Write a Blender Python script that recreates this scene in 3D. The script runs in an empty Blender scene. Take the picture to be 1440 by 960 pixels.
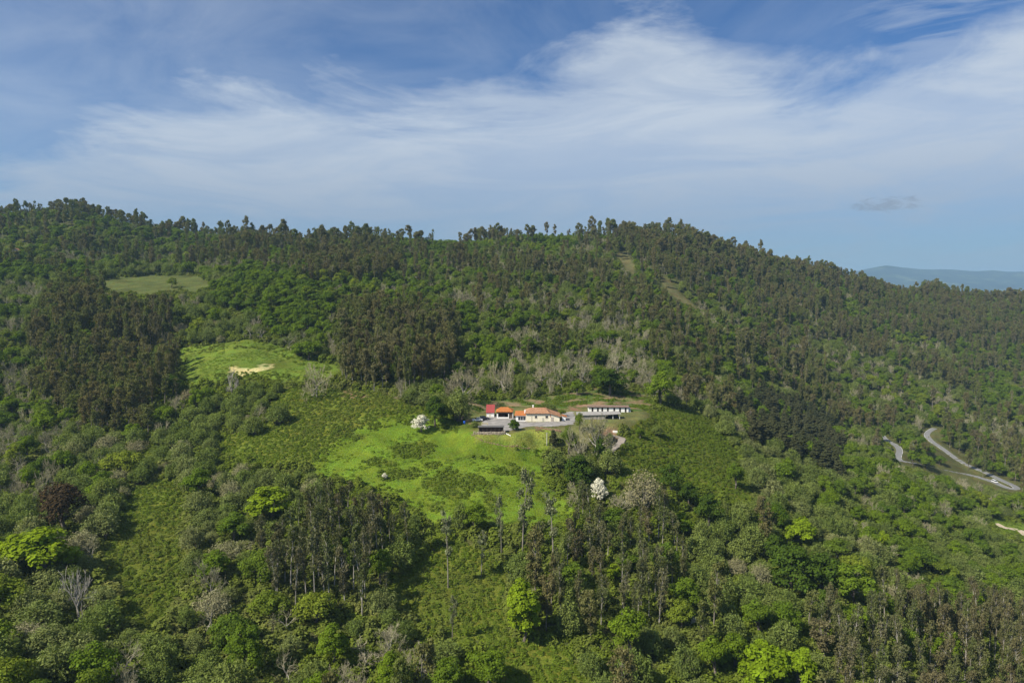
# Wooded hillside farm seen from a drone. Everything is real geometry laid on one terrain.
SUNAZ = -122.0; SUNE = 5.0; SKYS = .08; EXPO = 0.56; HAZE = 0.85e-4; DENOISE = True
SKYTINT = (.26, .54, .83, 1); CLOUDLOW = (3.05, 3.55, 4.3, 1); CLOUDHI = (5.2, 5.8, 6.5, 1); GREYCLOUD = (2.1, 2.6, 3.3, 1)
import bpy, bmesh, math, random
import numpy as np
R = math.radians
random.seed(5)
rng = np.random.default_rng(11)
scene = bpy.context.scene
COL = scene.collection

# ------------------------------------------------------------------ camera maths
PITCH = R(4.76)
CP, SP = math.cos(PITCH), math.sin(PITCH)
FPX = 960.0                       # focal length in photo pixels (24 mm on 36 mm, 1440 px wide)

def ray(px, py):
    a = (np.asarray(px, float) - 720) / FPX
    b = (480 - np.asarray(py, float)) / FPX
    return a, CP + b * SP, -SP + b * CP

def W(px, py, Y):
    x, y, z = ray(px, py)
    k = Y / y
    return np.array([x * k, Y + 0 * x, z * k]).T

def G(px, py, z):
    """where the sight line meets a level plane of height z"""
    x, y, zz = ray(px, py)
    k = z / zz
    return (float(x * k), float(y * k))

def project(P):
    P = np.asarray(P, float)
    x, y, z = P[..., 0], P[..., 1], P[..., 2]
    d = y * CP - z * SP
    u = y * SP + z * CP
    d = np.where(np.abs(d) < 1e-3, 1e-3, d)
    return 720 + FPX * x / d, 480 - FPX * u / d, d

def inpoly(x, y, poly):
    x = np.asarray(x, float); y = np.asarray(y, float)
    c = np.zeros(x.shape, bool)
    n = len(poly)
    for i in range(n):
        x1, y1 = poly[i]; x2, y2 = poly[(i + 1) % n]
        if y1 == y2: continue
        cond = ((y1 > y) != (y2 > y)) & (x < (x2 - x1) * (y - y1) / (y2 - y1) + x1)
        c ^= cond
    return c

def poly_dist(x, y, poly, closed=True):
    x = np.asarray(x, float); y = np.asarray(y, float)
    best = np.full(x.shape, 1e9)
    n = len(poly)
    for i in range(n if closed else n - 1):
        x1, y1 = poly[i][:2]; x2, y2 = poly[(i + 1) % n][:2]
        dx, dy = x2 - x1, y2 - y1
        t = np.clip(((x - x1) * dx + (y - y1) * dy) / (dx * dx + dy * dy + 1e-9), 0, 1)
        best = np.minimum(best, np.hypot(x - x1 - t * dx, y - y1 - t * dy))
    return best

def sdist(x, y, poly):
    d = poly_dist(x, y, poly)
    return np.where(inpoly(x, y, poly), -d, d)

def _hash(ix, iy, seed):
    h = (ix.astype(np.int64) * 374761393 + iy.astype(np.int64) * 668265263 + seed * 974634777) & 0xffffffff
    h = ((h ^ (h >> 13)) * 1274126177) & 0xffffffff
    h = h ^ (h >> 16)
    return (h & 0xffffff) / float(0xffffff)

def vnoise(x, y, seed=0):
    ix = np.floor(x); iy = np.floor(y)
    fx = x - ix; fy = y - iy
    fx = fx * fx * (3 - 2 * fx); fy = fy * fy * (3 - 2 * fy)
    a = _hash(ix, iy, seed); b = _hash(ix + 1, iy, seed)
    c = _hash(ix, iy + 1, seed); d = _hash(ix + 1, iy + 1, seed)
    return (a + (b - a) * fx) * (1 - fy) + (c + (d - c) * fx) * fy

def fbm(x, y, seed=0, octs=4):
    s = 0; amp = 1; t = 0
    for o in range(octs):
        s = s + amp * vnoise(x * 2 ** o + 17.3 * o, y * 2 ** o - 9.1 * o, seed + o)
        t += amp; amp *= 0.5
    return s / t

def sstep(a, b, x):
    t = np.clip((x - a) / (b - a), 0, 1)
    return t * t * (3 - 2 * t)

# ------------------------------------------------------------------ terrain control points: px, [(py, distance)]
CTRL = {
 -300: [(960,115),(860,145),(760,185),(680,235),(600,295),(520,355),(450,420),(400,500),(355,600),(310,690),(285,730)],
 0:    [(960,120),(860,150),(760,190),(680,240),(600,300),(520,360),(450,430),(400,500),(360,600),(325,690),(308,720)],
 90:   [(960,124),(860,155),(760,193),(680,240),(600,300),(520,362),(450,432),(400,515),(360,610),(318,700),(300,735)],
 200:  [(960,130),(860,160),(760,195),(680,240),(600,300),(540,350),(480,400),(430,440),(412,470),(392,545),(372,640),(340,710),(322,745)],
 300:  [(960,135),(860,163),(760,197),(680,238),(620,280),(560,318),(520,340),(487,385),(450,425),(418,470),(393,540),(370,620),(348,720),(336,770)],
 400:  [(960,140),(860,165),(780,190),(700,225),(640,255),(600,282),(560,308),(535,327),(515,346),(490,385),(450,425),(420,468),(390,530),(368,610),(350,710),(340,790)],
 560:  [(960,145),(860,170),(780,195),(710,225),(660,248),(610,272),(580,290),(550,315),(520,352),(470,410),(430,480),(400,560),(370,655),(350,730),(340,810)],
 720:  [(960,150),(860,175),(780,200),(735,218),(700,232),(660,249),(628,264),(606,273),(574,320),(560,332),(520,378),(470,435),(430,505),(400,575),(370,665),(350,745),(337,825)],
 800:  [(960,152),(860,178),(780,203),(735,221),(700,235),(660,252),(628,266),(600,279),(574,320),(560,335),(520,385),(470,448),(430,520),(400,600),(370,690),(350,760),(335,835)],
 900:  [(960,155),(860,182),(780,207),(720,229),(690,241),(650,261),(612,281),(592,296),(574,322),(562,340),(520,395),(470,470),(430,550),(390,660),(360,750),(333,850)],
 970:  [(960,158),(860,186),(780,213),(720,240),(680,262),(630,292),(592,318),(575,348),(555,400),(520,450),(470,540),(430,620),(390,700),(360,780),(338,860)],
 1050: [(960,160),(860,190),(780,222),(720,252),(680,280),(640,318),(615,350),(600,425),(560,490),(500,570),(440,680),(400,780),(362,870)],
 1120: [(960,162),(860,197),(780,238),(720,280),(680,315),(645,352),(628,440),(590,520),(540,580),(480,680),(430,790),(385,910)],
 1200: [(960,165),(860,205),(780,253),(720,306),(680,362),(650,430),(620,500),(580,570),(520,660),(460,790),(425,880),(400,960)],
 1280: [(960,172),(860,218),(780,278),(720,345),(680,410),(650,465),(622,520),(585,590),(530,690),(470,830),(435,930),(418,990)],
 1350: [(960,180),(860,235),(780,310),(720,388),(690,445),(665,488),(640,530),(610,572),(580,630),(520,760),(460,900),(418,1010)],
 1440: [(960,190),(860,250),(780,330),(740,388),(690,450),(650,520),(600,600),(560,690),(500,840),(450,970),(424,1050)],
 1700: [(960,200),(860,265),(760,365),(690,460),(620,590),(540,760),(432,1060)],
}
cp = []
for px, lst in CTRL.items():
    for py, Y in lst: cp.append(W(px, py + 5 * max(0, min(1, (Y - 600) / 150)) * (1 if px < 1100 else .3), Y))
    py, Y = lst[-1]; top = W(px, py + 4, Y)
    s = 1 + 250 / Y
    cp.append(np.array([top[0] * s, top[1] * s, top[2] - 45]))
    s = 1 + 700 / Y
    cp.append(np.array([top[0] * s, top[1] * s, -95]))
    py, Y = lst[0]; b = W(px, py, Y)          # falls on towards and below the drone
    cp.append(np.array([b[0] * .55, b[1] * .5, b[2] - 12]))
    cp.append(np.array([b[0] * .2, -60, b[2] - 22]))
for a in (-900, -500, 500, 900):
    cp.append(np.array([a, -300, -100 - a * .03])); cp.append(np.array([a, 60, -70 - a * .09]))
cp = np.array(cp)
def phi(r2): return np.sqrt(r2 + 18.0 ** 2)
def fit(P):
    n = len(P)
    A = np.zeros((n + 1, n + 1))
    d2 = (P[:, None, 0] - P[None, :, 0]) ** 2 + (P[:, None, 1] - P[None, :, 1]) ** 2
    A[:n, :n] = phi(d2) - 0.6 * np.eye(n) * 1.0
    A[:n, n] = 1; A[n, :n] = 1
    return np.linalg.solve(A, np.append(P[:, 2], 0))
rb = fit(cp)

def axis(lo, hi, step, far_lo, far_hi, g=1.045):
    mid = list(np.arange(lo, hi + 1e-6, step))
    a = [lo]; s = step
    while a[-1] > far_lo: s *= g; a.append(a[-1] - s)
    b = [mid[-1]]; s = step
    while b[-1] < far_hi: s *= g; b.append(b[-1] + s)
    return np.array(a[:0:-1] + mid + b[1:])
XS = axis(-215, 380, 1.4, -15000, 15000)
YS = axis(105, 520, 1.4, -900, 16000)
GX, GY = np.meshgrid(XS, YS)
GZ = np.zeros(GX.shape)
near = (np.abs(GX) < 2500) & (GY < 2600)
gx, gy = GX[near], GY[near]
out = np.zeros(len(gx))
for i in range(0, len(gx), 20000):
    d2 = (gx[i:i+20000, None] - cp[None, :, 0]) ** 2 + (gy[i:i+20000, None] - cp[None, :, 1]) ** 2
    out[i:i+20000] = phi(d2) @ rb[:-1] + rb[-1]
GZ[near] = out
plain = -150 + 60 * (fbm(GX / 900, GY / 900, 40) - .5)
rr = np.maximum(np.abs(GX) / 2200, GY / 2300)
GZ = np.where(near, GZ, 0) * (1 - sstep(.62, .98, rr)) + plain * sstep(.62, .98, rr)
dist = np.hypot(GX, GY)
amp = np.clip(dist / 90, .6, 9)
GZ += (fbm(GX / 70, GY / 70, 3) - .5) * amp * (dist < 3000)
GZ += (fbm(GX / 11, GY / 11, 7, 3) - .5) * 1.1

def height(x, y):
    x = np.asarray(x, float); y = np.asarray(y, float)
    i = np.clip(np.searchsorted(XS, x) - 1, 0, len(XS) - 2)
    j = np.clip(np.searchsorted(YS, y) - 1, 0, len(YS) - 2)
    fx = (x - XS[i]) / (XS[i + 1] - XS[i]); fy = (y - YS[j]) / (YS[j + 1] - YS[j])
    return ((GZ[j, i] * (1 - fx) + GZ[j, i + 1] * fx) * (1 - fy)
            + (GZ[j + 1, i] * (1 - fx) + GZ[j + 1, i + 1] * fx) * fy)

def hit(px, py, y0=70.0, y1=1500.0):
    x, y, z = [float(v) for v in ray(px, py)]
    Y = np.arange(y0, y1, .5)
    k = Y / y
    d = z * k - height(x * k, Y)
    s = np.nonzero(d < 0)[0]
    if len(s) == 0: return None
    return (x * Y[s[0]] / y, float(Y[s[0]]), float(height(x * Y[s[0]] / y, Y[s[0]])))

def hits(pts): return [hit(*p) for p in pts]

# ------------------------------------------------------------------ farm terrace and roads carved into the slope
ZF = -58.0
farm_px = [(650,603),(660,588),(684,578),(700,573),(800,572),(893,574),(905,581),(893,589),(868,594),(838,600),(812,603),(790,604),(768,606),(745,605),(735,609),(722,611),(712,611),(672,611),(655,607)]
FARM = [G(a, b, ZF) for a, b in farm_px]
d = sdist(GX, GY, FARM)
k = 1 - sstep(0.0, 7.0, d)
GZ = GZ * (1 - k) + ZF * k

road_px = [(1240,612),(1246,618),(1256,624),(1262,629),(1266,635),(1262,641),(1268,646),(1290,652),(1313,657),(1337,663),(1365,670),(1395,678),(1412,684),(1424,687),(1431,686),(1427,683),(1414,678),(1402,673),(1385,666),(1369,659),(1350,648),(1331,636),(1312,621),(1304,614),(1303,609),(1309,604),(1316,601)]
track_px = [(858,611),(868,614),(876,619),(872,625),(862,631),(854,640)]
lane_px = [(1400,735),(1412,741),(1425,744),(1436,747),(1446,755)]
def smooth_line(P, n, it=3, step=2.0):
    P = [p for p in P if p is not None]
    P = np.array(P)
    for _ in range(it):                      # corner cutting
        Q = [P[0]]
        for a, b in zip(P[:-1], P[1:]): Q += [a * .75 + b * .25, a * .25 + b * .75]
        Q.append(P[-1]); P = np.array(Q)
    s = np.concatenate([[0], np.cumsum(np.hypot(*(P[1:, :2] - P[:-1, :2]).T))])
    t = np.arange(0, s[-1], step)
    P = np.array([np.interp(t, s, P[:, k]) for k in range(3)]).T
    z = P[:, 2].copy()
    kern = np.ones(n) / n
    zp = np.pad(z, n // 2, mode='edge')
    P[:, 2] = np.convolve(zp, kern, mode='valid')[:len(z)]
    return P
def carve(line, w, blend):
    global GZ
    lo = line[:, :2].min(0) - w - blend; hi = line[:, :2].max(0) + w + blend
    m = (GX > lo[0]) & (GX < hi[0]) & (GY > lo[1]) & (GY < hi[1])
    x, y = GX[m], GY[m]
    if not len(x): return
    best = np.full(x.shape, 1e9); zz = np.zeros(x.shape)
    for p in line:
        dd = np.hypot(x - p[0], y - p[1])
        c = dd < best; best[c] = dd[c]; zz[c] = p[2]
    k = 1 - sstep(w, w + blend, best)
    GZ[m] = GZ[m] * (1 - k) + zz * k
ROAD = smooth_line(hits(road_px), 21)
TRACK = smooth_line(hits(track_px), 11, step=1.0)
LANE = smooth_line(hits(lane_px), 9)
carve(ROAD, 3.6, 6); carve(TRACK, 2.6, 3); carve(LANE, 3, 4)

# ------------------------------------------------------------------ open ground, as outlines seen from the drone and laid on the terrain
OPEN = {   # name: (cover kind, outline)
 'm1': ('dull',   [(128,399),(155,391),(215,387),(278,388),(292,394),(296,404),(275,413),(240,411),(205,416),(170,414),(145,406)]),
 'm2': ('pasture',[(246,493),(262,488),(300,483),(345,477),(372,480),(395,486),(420,500),(450,508),(480,515),(478,528),(452,533),(430,538),(410,540),(392,534),(340,532),(300,538),(268,545),(255,525)]),
 'm3': ('bracken',[(395,548),(430,545),(470,546),(520,548),(560,560),(600,577),(640,590),(600,612),(540,620),(480,640),(440,655),(395,652),(330,650),(300,640),(312,615),(350,605),(380,592),(372,575)]),
 'm4': ('meadow', [(440,650),(452,630),(500,605),(535,588),(560,582),(600,585),(640,593),(668,607),(700,618),(765,630),(768,650),(762,672),(775,690),(800,708),(812,718),(790,735),(740,740),(700,738),(640,735),(610,740),(590,722),(560,700),(520,685),(480,678),(450,672)]),
 'lawn': ('lawn', [(660,607),(700,612),(735,606),(768,600),(780,604),(778,620),(770,632),(735,630),(700,622),(672,616)]),
 'm5': ('bracken',[(880,612),(886,600),(905,588),(940,572),(985,580),(1010,600),(1030,628),(1052,662),(1062,690),(1050,708),(1020,700),(985,690),(950,690),(920,682),(880,680),(860,672),(850,655),(862,635),(885,625)]),
 'm6': ('bracken',[(148,752),(165,715),(188,686),(225,672),(262,680),(268,705),(252,745),(260,775),(266,805),(252,845),(230,878),(200,892),(172,880),(158,835),(148,790)]),
 'm7': ('bracken',[(545,822),(590,786),(620,770),(640,760),(690,770),(708,800),(712,850),(722,895),(760,905),(800,915),(830,960),(860,1000),(640,1000),(650,950),(690,930),(680,900),(640,900),(590,880),(555,850)]),
 'bank': ('bank', [(650,560),(690,563),(740,560),(800,552),(850,545),(905,552),(925,566),(910,580),(880,577),(800,573),(700,573),(684,577),(660,586),(648,575)]),
 'rd': ('verge',  [(1248,612),(1270,618),(1285,640),(1300,652),(1295,600),(1325,596),(1345,620),(1372,640),(1400,655),(1436,672),(1442,690),(1425,696),(1380,688),(1330,676),(1290,664),(1262,655),(1255,640)]),
 'cl1': ('clear', [(868,352),(880,356),(893,374),(890,386),(880,378),(872,366)]),
 'cl2': ('clear', [(926,386),(936,390),(960,414),(984,436),(978,438),(952,421),(932,402)]),
 'ln': ('pasture',[(1385,728),(1440,735),(1480,750),(1440,765),(1405,748)]),
}
PATCH = [  # darker bracken islands in the meadow: centre x, y, half width, half height
 (637,680,42,22),(575,632,34,11),(640,600,30,10),(712,660,14,6),(560,668,30,10),(690,700,12,22),(500,612,10,4),(610,655,16,5),(668,640,22,5),(735,668,16,8),(530,650,18,6),(765,700,14,10),(618,712,16,9)]
STRAW = [(323,519),(333,515),(343,517),(350,520),(362,517),(375,513),(387,512),(386,516),(374,520),(360,524),(348,528),(338,530),(330,525)]

# ------------------------------------------------------------------ small mesh helpers
def link(o, parent=None):
    COL.objects.link(o)
    if parent is not None: o.parent = parent
    return o
def tag(o, label=None, cat=None, group=None, kind=None):
    if label: o['label'] = label
    if cat: o['category'] = cat
    if group: o['group'] = group
    if kind: o['kind'] = kind
    return o
def npmesh(name, V, faces, mats, midx=None, smooth=False):
    """faces: list of int arrays, each (n,3) or (n,4)"""
    me = bpy.data.meshes.new(name)
    V = np.ascontiguousarray(V, np.float32)
    me.vertices.add(len(V)); me.vertices.foreach_set('co', V.ravel())
    loops = np.concatenate([f.ravel() for f in faces]).astype(np.int32)
    tot = np.concatenate([np.full(len(f), f.shape[1]) for f in faces]).astype(np.int32)
    start = np.concatenate([[0], np.cumsum(tot)[:-1]]).astype(np.int32)
    me.loops.add(len(loops)); me.loops.foreach_set('vertex_index', loops)
    me.polygons.add(len(tot)); me.polygons.foreach_set('loop_start', start)
    me.polygons.foreach_set('loop_total', tot)
    if midx is not None: me.polygons.foreach_set('material_index', np.asarray(midx, np.int32))
    me.polygons.foreach_set('use_smooth', np.full(len(tot), smooth))
    for m in mats: me.materials.append(m)
    me.update(calc_edges=True); me.validate()
    return me
class MB:
    def __init__(s): s.v = []; s.f = []
    def add(s, vs, fs):
        o = len(s.v); s.v += [tuple(v) for v in vs]; s.f += [tuple(o + i for i in f) for f in fs]
    def box(s, x0, x1, y0, y1, z0, z1):
        s.add([(x0,y0,z0),(x1,y0,z0),(x1,y1,z0),(x0,y1,z0),(x0,y0,z1),(x1,y0,z1),(x1,y1,z1),(x0,y1,z1)],
              [(0,3,2,1),(4,5,6,7),(0,1,5,4),(1,2,6,5),(2,3,7,6),(3,0,4,7)])
    def prism(s, pts, y0, y1):               # profile in x,z swept along y
        n = len(pts)
        s.add([(x, y0, z) for x, z in pts] + [(x, y1, z) for x, z in pts],
              [tuple(range(n)), tuple(range(2*n-1, n-1, -1))] + [(i, n+i, n+(i+1) % n, (i+1) % n) for i in range(n)])
    def prismx(s, pts, x0, x1):              # profile in y,z swept along x
        n = len(pts)
        s.add([(x0, y, z) for y, z in pts] + [(x1, y, z) for y, z in pts],
              [tuple(range(n-1, -1, -1)), tuple(range(n, 2*n))] + [((i+1) % n, n+(i+1) % n, n+i, i) for i in range(n)])
    def plate(s, outline, z0, z1):
        n = len(outline)
        s.add([(x, y, z0) for x, y in outline] + [(x, y, z1) for x, y in outline],
              [tuple(range(n-1, -1, -1)), tuple(range(n, 2*n))] + [(i, (i+1) % n, n+(i+1) % n, n+i) for i in range(n)])
    def shell(s, V, F, t):
        n = len(V)
        vs = list(V) + [(x, y, z - t) for x, y, z in V]
        fs = [tuple(f) for f in F] + [tuple(n + i for i in reversed(f)) for f in F]
        ed = {}
        for f in F:
            for i in range(len(f)):
                ed[(f[i], f[(i+1) % len(f)])] = 1
        for (a, b) in ed:
            if (b, a) not in ed: fs.append((b, a, n + a, n + b))
        s.add(vs, fs)
    def tube(s, p, q, r0, r1, n=8, caps=True):
        p = np.array(p, float); q = np.array(q, float); d = q - p; d /= np.linalg.norm(d) + 1e-9
        a = np.cross(d, (0, 0, 1) if abs(d[2]) < .9 else (1, 0, 0)); a /= np.linalg.norm(a); b = np.cross(d, a)
        vs = []
        for c, r in ((p, r0), (q, r1)):
            for i in range(n):
                t = 2 * math.pi * i / n; vs.append(tuple(c + r * (math.cos(t) * a + math.sin(t) * b)))
        fs = [(i, (i+1) % n, n + (i+1) % n, n + i) for i in range(n)]
        if caps: fs += [tuple(range(n-1, -1, -1)), tuple(range(n, 2*n))]
        s.add(vs, fs)
    def build(s, name, m, parent=None, bevel=0, smooth=False):
        me = bpy.data.meshes.new(name); me.from_pydata(s.v, [], s.f)
        bm = bmesh.new(); bm.from_mesh(me)
        bmesh.ops.recalc_face_normals(bm, faces=bm.faces)
        if bevel: bmesh.ops.bevel(bm, geom=list(bm.edges), offset=bevel, segments=1, affect='EDGES', clamp_overlap=True)
        bm.to_mesh(me); bm.free()
        me.materials.append(m)
        if smooth: me.polygons.foreach_set('use_smooth', [True] * len(me.polygons))
        return link(bpy.data.objects.new(name, me), parent)

# ------------------------------------------------------------------ materials
def nt(name):
    m = bpy.data.materials.new(name); m.use_nodes = True
    t = m.node_tree; t.nodes.clear()
    return m, t, t.nodes, t.links
def N(ns, typ, **kw):
    n = ns.new(typ)
    for k_, v in kw.items():
        if k_ in n.inputs: n.inputs[k_].default_value = v
        else: setattr(n, k_, v)
    return n
def ramp(ns, stops):
    r = ns.new('ShaderNodeValToRGB'); e = r.color_ramp.elements
    while len(e) < len(stops): e.new(.5)
    for el, (p, c) in zip(e, stops): el.position = p; el.color = (*c, 1)
    return r
def foliage(name, stops, trans=.25, vary=.35, nscale=.55, tcol=(1.0, 1.15, .45)):
    m, t, ns, ls = nt(name)
    o = N(ns, 'ShaderNodeOutputMaterial')
    oi = N(ns, 'ShaderNodeObjectInfo'); rp = ramp(ns, stops)
    ln = N(ns, 'ShaderNodeTexNoise'); ln.inputs['Scale'].default_value = .022; ln.inputs['Detail'].default_value = 3; ls.new(oi.outputs['Location'], ln.inputs['Vector'])
    lm_ = N(ns, 'ShaderNodeMapRange'); lm_.inputs[1].default_value = .32; lm_.inputs[2].default_value = .68; ls.new(ln.outputs[0], lm_.inputs[0])
    lx = N(ns, 'ShaderNodeMix', data_type='FLOAT'); lx.inputs[0].default_value = .42; ls.new(lm_.outputs[0], lx.inputs[2]); ls.new(oi.outputs['Random'], lx.inputs[3]); ls.new(lx.outputs[0], rp.inputs[0])
    tc = N(ns, 'ShaderNodeTexCoord'); nz = N(ns, 'ShaderNodeTexNoise'); nz.inputs['Scale'].default_value = nscale; nz.inputs['Detail'].default_value = 3
    ls.new(tc.outputs['Object'], nz.inputs['Vector'])
    geo = N(ns, 'ShaderNodeNewGeometry')
    mr = N(ns, 'ShaderNodeMapRange'); mr.inputs[1].default_value = .3; mr.inputs[2].default_value = .7
    mr.inputs[3].default_value = 1 - vary; mr.inputs[4].default_value = 1 + vary
    ls.new(nz.outputs[0], mr.inputs[0])
    m2 = N(ns, 'ShaderNodeMapRange'); m2.inputs[3].default_value = .72; m2.inputs[4].default_value = 1.28
    ls.new(geo.outputs['Random Per Island'], m2.inputs[0])
    mu = N(ns, 'ShaderNodeMath', operation='MULTIPLY'); ls.new(mr.outputs[0], mu.inputs[0]); ls.new(m2.outputs[0], mu.inputs[1])
    vm = N(ns, 'ShaderNodeVectorMath', operation='SCALE'); ls.new(rp.outputs[0], vm.inputs[0]); ls.new(mu.outputs[0], vm.inputs['Scale'])
    df = N(ns, 'ShaderNodeBsdfDiffuse'); ls.new(vm.outputs[0], df.inputs['Color'])
    if trans > 0:
        tr = N(ns, 'ShaderNodeBsdfTranslucent')
        v2 = N(ns, 'ShaderNodeVectorMath', operation='MULTIPLY'); v2.inputs[1].default_value = tcol
        ls.new(vm.outputs[0], v2.inputs[0]); ls.new(v2.outputs[0], tr.inputs['Color'])
        mx = N(ns, 'ShaderNodeMixShader'); mx.inputs[0].default_value = trans
        ls.new(df.outputs[0], mx.inputs[1]); ls.new(tr.outputs[0], mx.inputs[2]); ls.new(mx.outputs[0], o.inputs[0])
    else: ls.new(df.outputs[0], o.inputs[0])
    return m
def plainmat(name, col, rough=.8, metal=0, noise=.2, nscale=2.0, bump=0, spec=.3):
    m, t, ns, ls = nt(name)
    o = N(ns, 'ShaderNodeOutputMaterial'); b = N(ns, 'ShaderNodeBsdfPrincipled'); ls.new(b.outputs[0], o.inputs[0])
    b.inputs['Roughness'].default_value = rough; b.inputs['Metallic'].default_value = metal
    b.inputs['Specular IOR Level'].default_value = spec
    tc = N(ns, 'ShaderNodeTexCoord'); nz = N(ns, 'ShaderNodeTexNoise'); nz.inputs['Scale'].default_value = nscale; nz.inputs['Detail'].default_value = 6
    ls.new(tc.outputs['Object'], nz.inputs['Vector'])
    rp = ramp(ns, [(.3, tuple(c * (1 - noise) for c in col)), (.7, tuple(min(1, c * (1 + noise)) for c in col))])
    ls.new(nz.outputs[0], rp.inputs[0]); ls.new(rp.outputs[0], b.inputs['Base Color'])
    if bump:
        bp = N(ns, 'ShaderNodeBump'); bp.inputs['Strength'].default_value = bump; bp.inputs['Distance'].default_value = .1
        ls.new(nz.outputs[0], bp.inputs['Height']); ls.new(bp.outputs[0], b.inputs['Normal'])
    return m
def tilemat(name, c1, c2, scale=2.2):
    m, t, ns, ls = nt(name)
    o = N(ns, 'ShaderNodeOutputMaterial'); b = N(ns, 'ShaderNodeBsdfPrincipled'); ls.new(b.outputs[0], o.inputs[0])
    b.inputs['Roughness'].default_value = .8; b.inputs['Specular IOR Level'].default_value = .2
    tc = N(ns, 'ShaderNodeTexCoord')
    wv = N(ns, 'ShaderNodeTexWave', wave_type='BANDS', bands_direction='X'); wv.inputs['Scale'].default_value = scale
    wv.inputs['Distortion'].default_value = .4
    nz = N(ns, 'ShaderNodeTexNoise'); nz.inputs['Scale'].default_value = 1.4; nz.inputs['Detail'].default_value = 8; nz.inputs['Roughness'].default_value = .7
    ls.new(tc.outputs['Object'], wv.inputs['Vector']); ls.new(tc.outputs['Object'], nz.inputs['Vector'])
    rp = ramp(ns, [(.35, c1), (.65, c2)]); ls.new(nz.outputs[0], rp.inputs[0])
    mx = N(ns, 'ShaderNodeMix', data_type='RGBA', blend_type='MULTIPLY'); mx.inputs[0].default_value = .35
    ls.new(rp.outputs[0], mx.inputs[6]); ls.new(wv.outputs[0], mx.inputs[7])
    ls.new(mx.outputs[2], b.inputs['Base Color'])
    bp = N(ns, 'ShaderNodeBump'); bp.inputs['Strength'].default_value = .6; bp.inputs['Distance'].default_value = .08
    ls.new(wv.outputs[0], bp.inputs['Height']); ls.new(bp.outputs[0], b.inputs['Normal'])
    return m

# ------------------------------------------------------------------ ground sheet
COVER = {'forest': (.065,.080,.024), 'dull': (.074,.098,.026), 'pasture': (.096,.150,.019), 'bracken': (.098,.128,.017),
         'meadow': (.106,.176,.015), 'lawn': (.150,.190,.034), 'bank': (.110,.120,.035), 'verge': (.080,.090,.030), 'clear': (.096,.100,.040)}
verts = np.stack([GX, GY, GZ], -1).reshape(-1, 3)
vpx, vpy, vd = project(verts)
jx = (fbm(verts[:, 0] / 6, verts[:, 1] / 6, 60, 3) - .5); jy = (fbm(verts[:, 0] / 6, verts[:, 1] / 6, 70, 3) - .5)
scale_px = FPX / np.maximum(vd, 50)
qx = vpx + jx * 5 * scale_px; qy = vpy + jy * 2.2 * scale_px
cov = np.tile(np.array(COVER['forest']), (len(verts), 1))
ok = (vd > 60) & (vd < 1300)
def region_of(px, py, keys): 
    r = np.zeros(np.shape(px), bool)
    for k_ in keys: r |= inpoly(px, py, OPEN[k_][1])
    return r
cov[(sdist(verts[:, 0], verts[:, 1], FARM) < 6) & ok] = (.12,.135,.045)
for k_, (kind, pl) in OPEN.items():
    m_ = ok & inpoly(qx, qy, pl)
    if k_ in ('m3', 'm5', 'm6', 'm7', 'm2', 'm4', 'lawn', 'bank'): m_ &= vd < 430
    cov[m_] = COVER[kind]
    if kind == 'bank':
        n_ = fbm(verts[:, 0] / 7, verts[:, 1] / 4, 33, 4)
        t_ = sstep(.48, .72, n_)[:, None]
        cov[m_] = (np.array((.060,.110,.018)) * (1 - t_) + np.array((.19,.150,.085)) * t_)[m_]
for cx, cy, a, b in PATCH:
    e = ((vpx - cx + jx * 30) / a) ** 2 + ((vpy - cy + jy * 14) / b) ** 2
    k_ = (1 - sstep(.35, 1.3, e))[:, None] * (ok & (vd < 300))[:, None]
    cov = cov * (1 - k_) + np.array((.085,.125,.016)) * k_
m_ = ok & (vd < 430) & inpoly(vpx + jx * 26, vpy + jy * 13, STRAW); cov[m_] = (.40, .40, .17)
for cx, cy, a, b in ((495,551,18,7),(548,555,5,3),(862,610,16,6),(850,640,10,14),(828,571,34,3),(664,592,12,4)):     # bare earth
    e = ((vpx - cx + jx * 34) / a) ** 2 + ((vpy - cy + jy * 18) / b) ** 2
    k_ = (1 - sstep(.6, 1.2, e))[:, None] * (ok & (vd < 400))[:, None]
    cov = cov * (1 - k_) + np.array((.19,.135,.08)) * k_
far = sstep(1100, 1700, np.hypot(verts[:, 0], verts[:, 1]))[:, None]
fields = np.array((.075,.11,.035)) * (.55 + .9 * fbm(verts[:, 0] / 140, verts[:, 1] / 140, 90))[:, None]
cov = cov * (1 - far) + fields * far
ny, nx = GX.shape
idx = np.arange(ny * nx).reshape(ny, nx)
F = np.stack([idx[:-1, :-1], idx[:-1, 1:], idx[1:, 1:], idx[1:, :-1]], -1).reshape(-1, 4)
gm, t, ns, ls = nt('ground_cover')
o = N(ns, 'ShaderNodeOutputMaterial'); b = N(ns, 'ShaderNodeBsdfPrincipled'); ls.new(b.outputs[0], o.inputs[0])
b.inputs['Roughness'].default_value = .95; b.inputs['Specular IOR Level'].default_value = .05
at = N(ns, 'ShaderNodeAttribute', attribute_name='cover'); geo = N(ns, 'ShaderNodeNewGeometry')
def gnoise(scale, det, lo, hi, a, b_):
    n = N(ns, 'ShaderNodeTexNoise'); n.inputs['Scale'].default_value = scale; n.inputs['Detail'].default_value = det; n.inputs['Roughness'].default_value = .65
    ls.new(geo.outputs['Position'], n.inputs['Vector'])
    r = N(ns, 'ShaderNodeMapRange'); r.inputs[1].default_value = lo; r.inputs[2].default_value = hi; r.inputs[3].default_value = a; r.inputs[4].default_value = b_
    ls.new(n.outputs[0], r.inputs[0]); return n, r
n1, r1 = gnoise(1.7, 8, .3, .7, .55, 1.45)
n2, r2 = gnoise(.07, 6, .35, .65, .70, 1.30)
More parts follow.
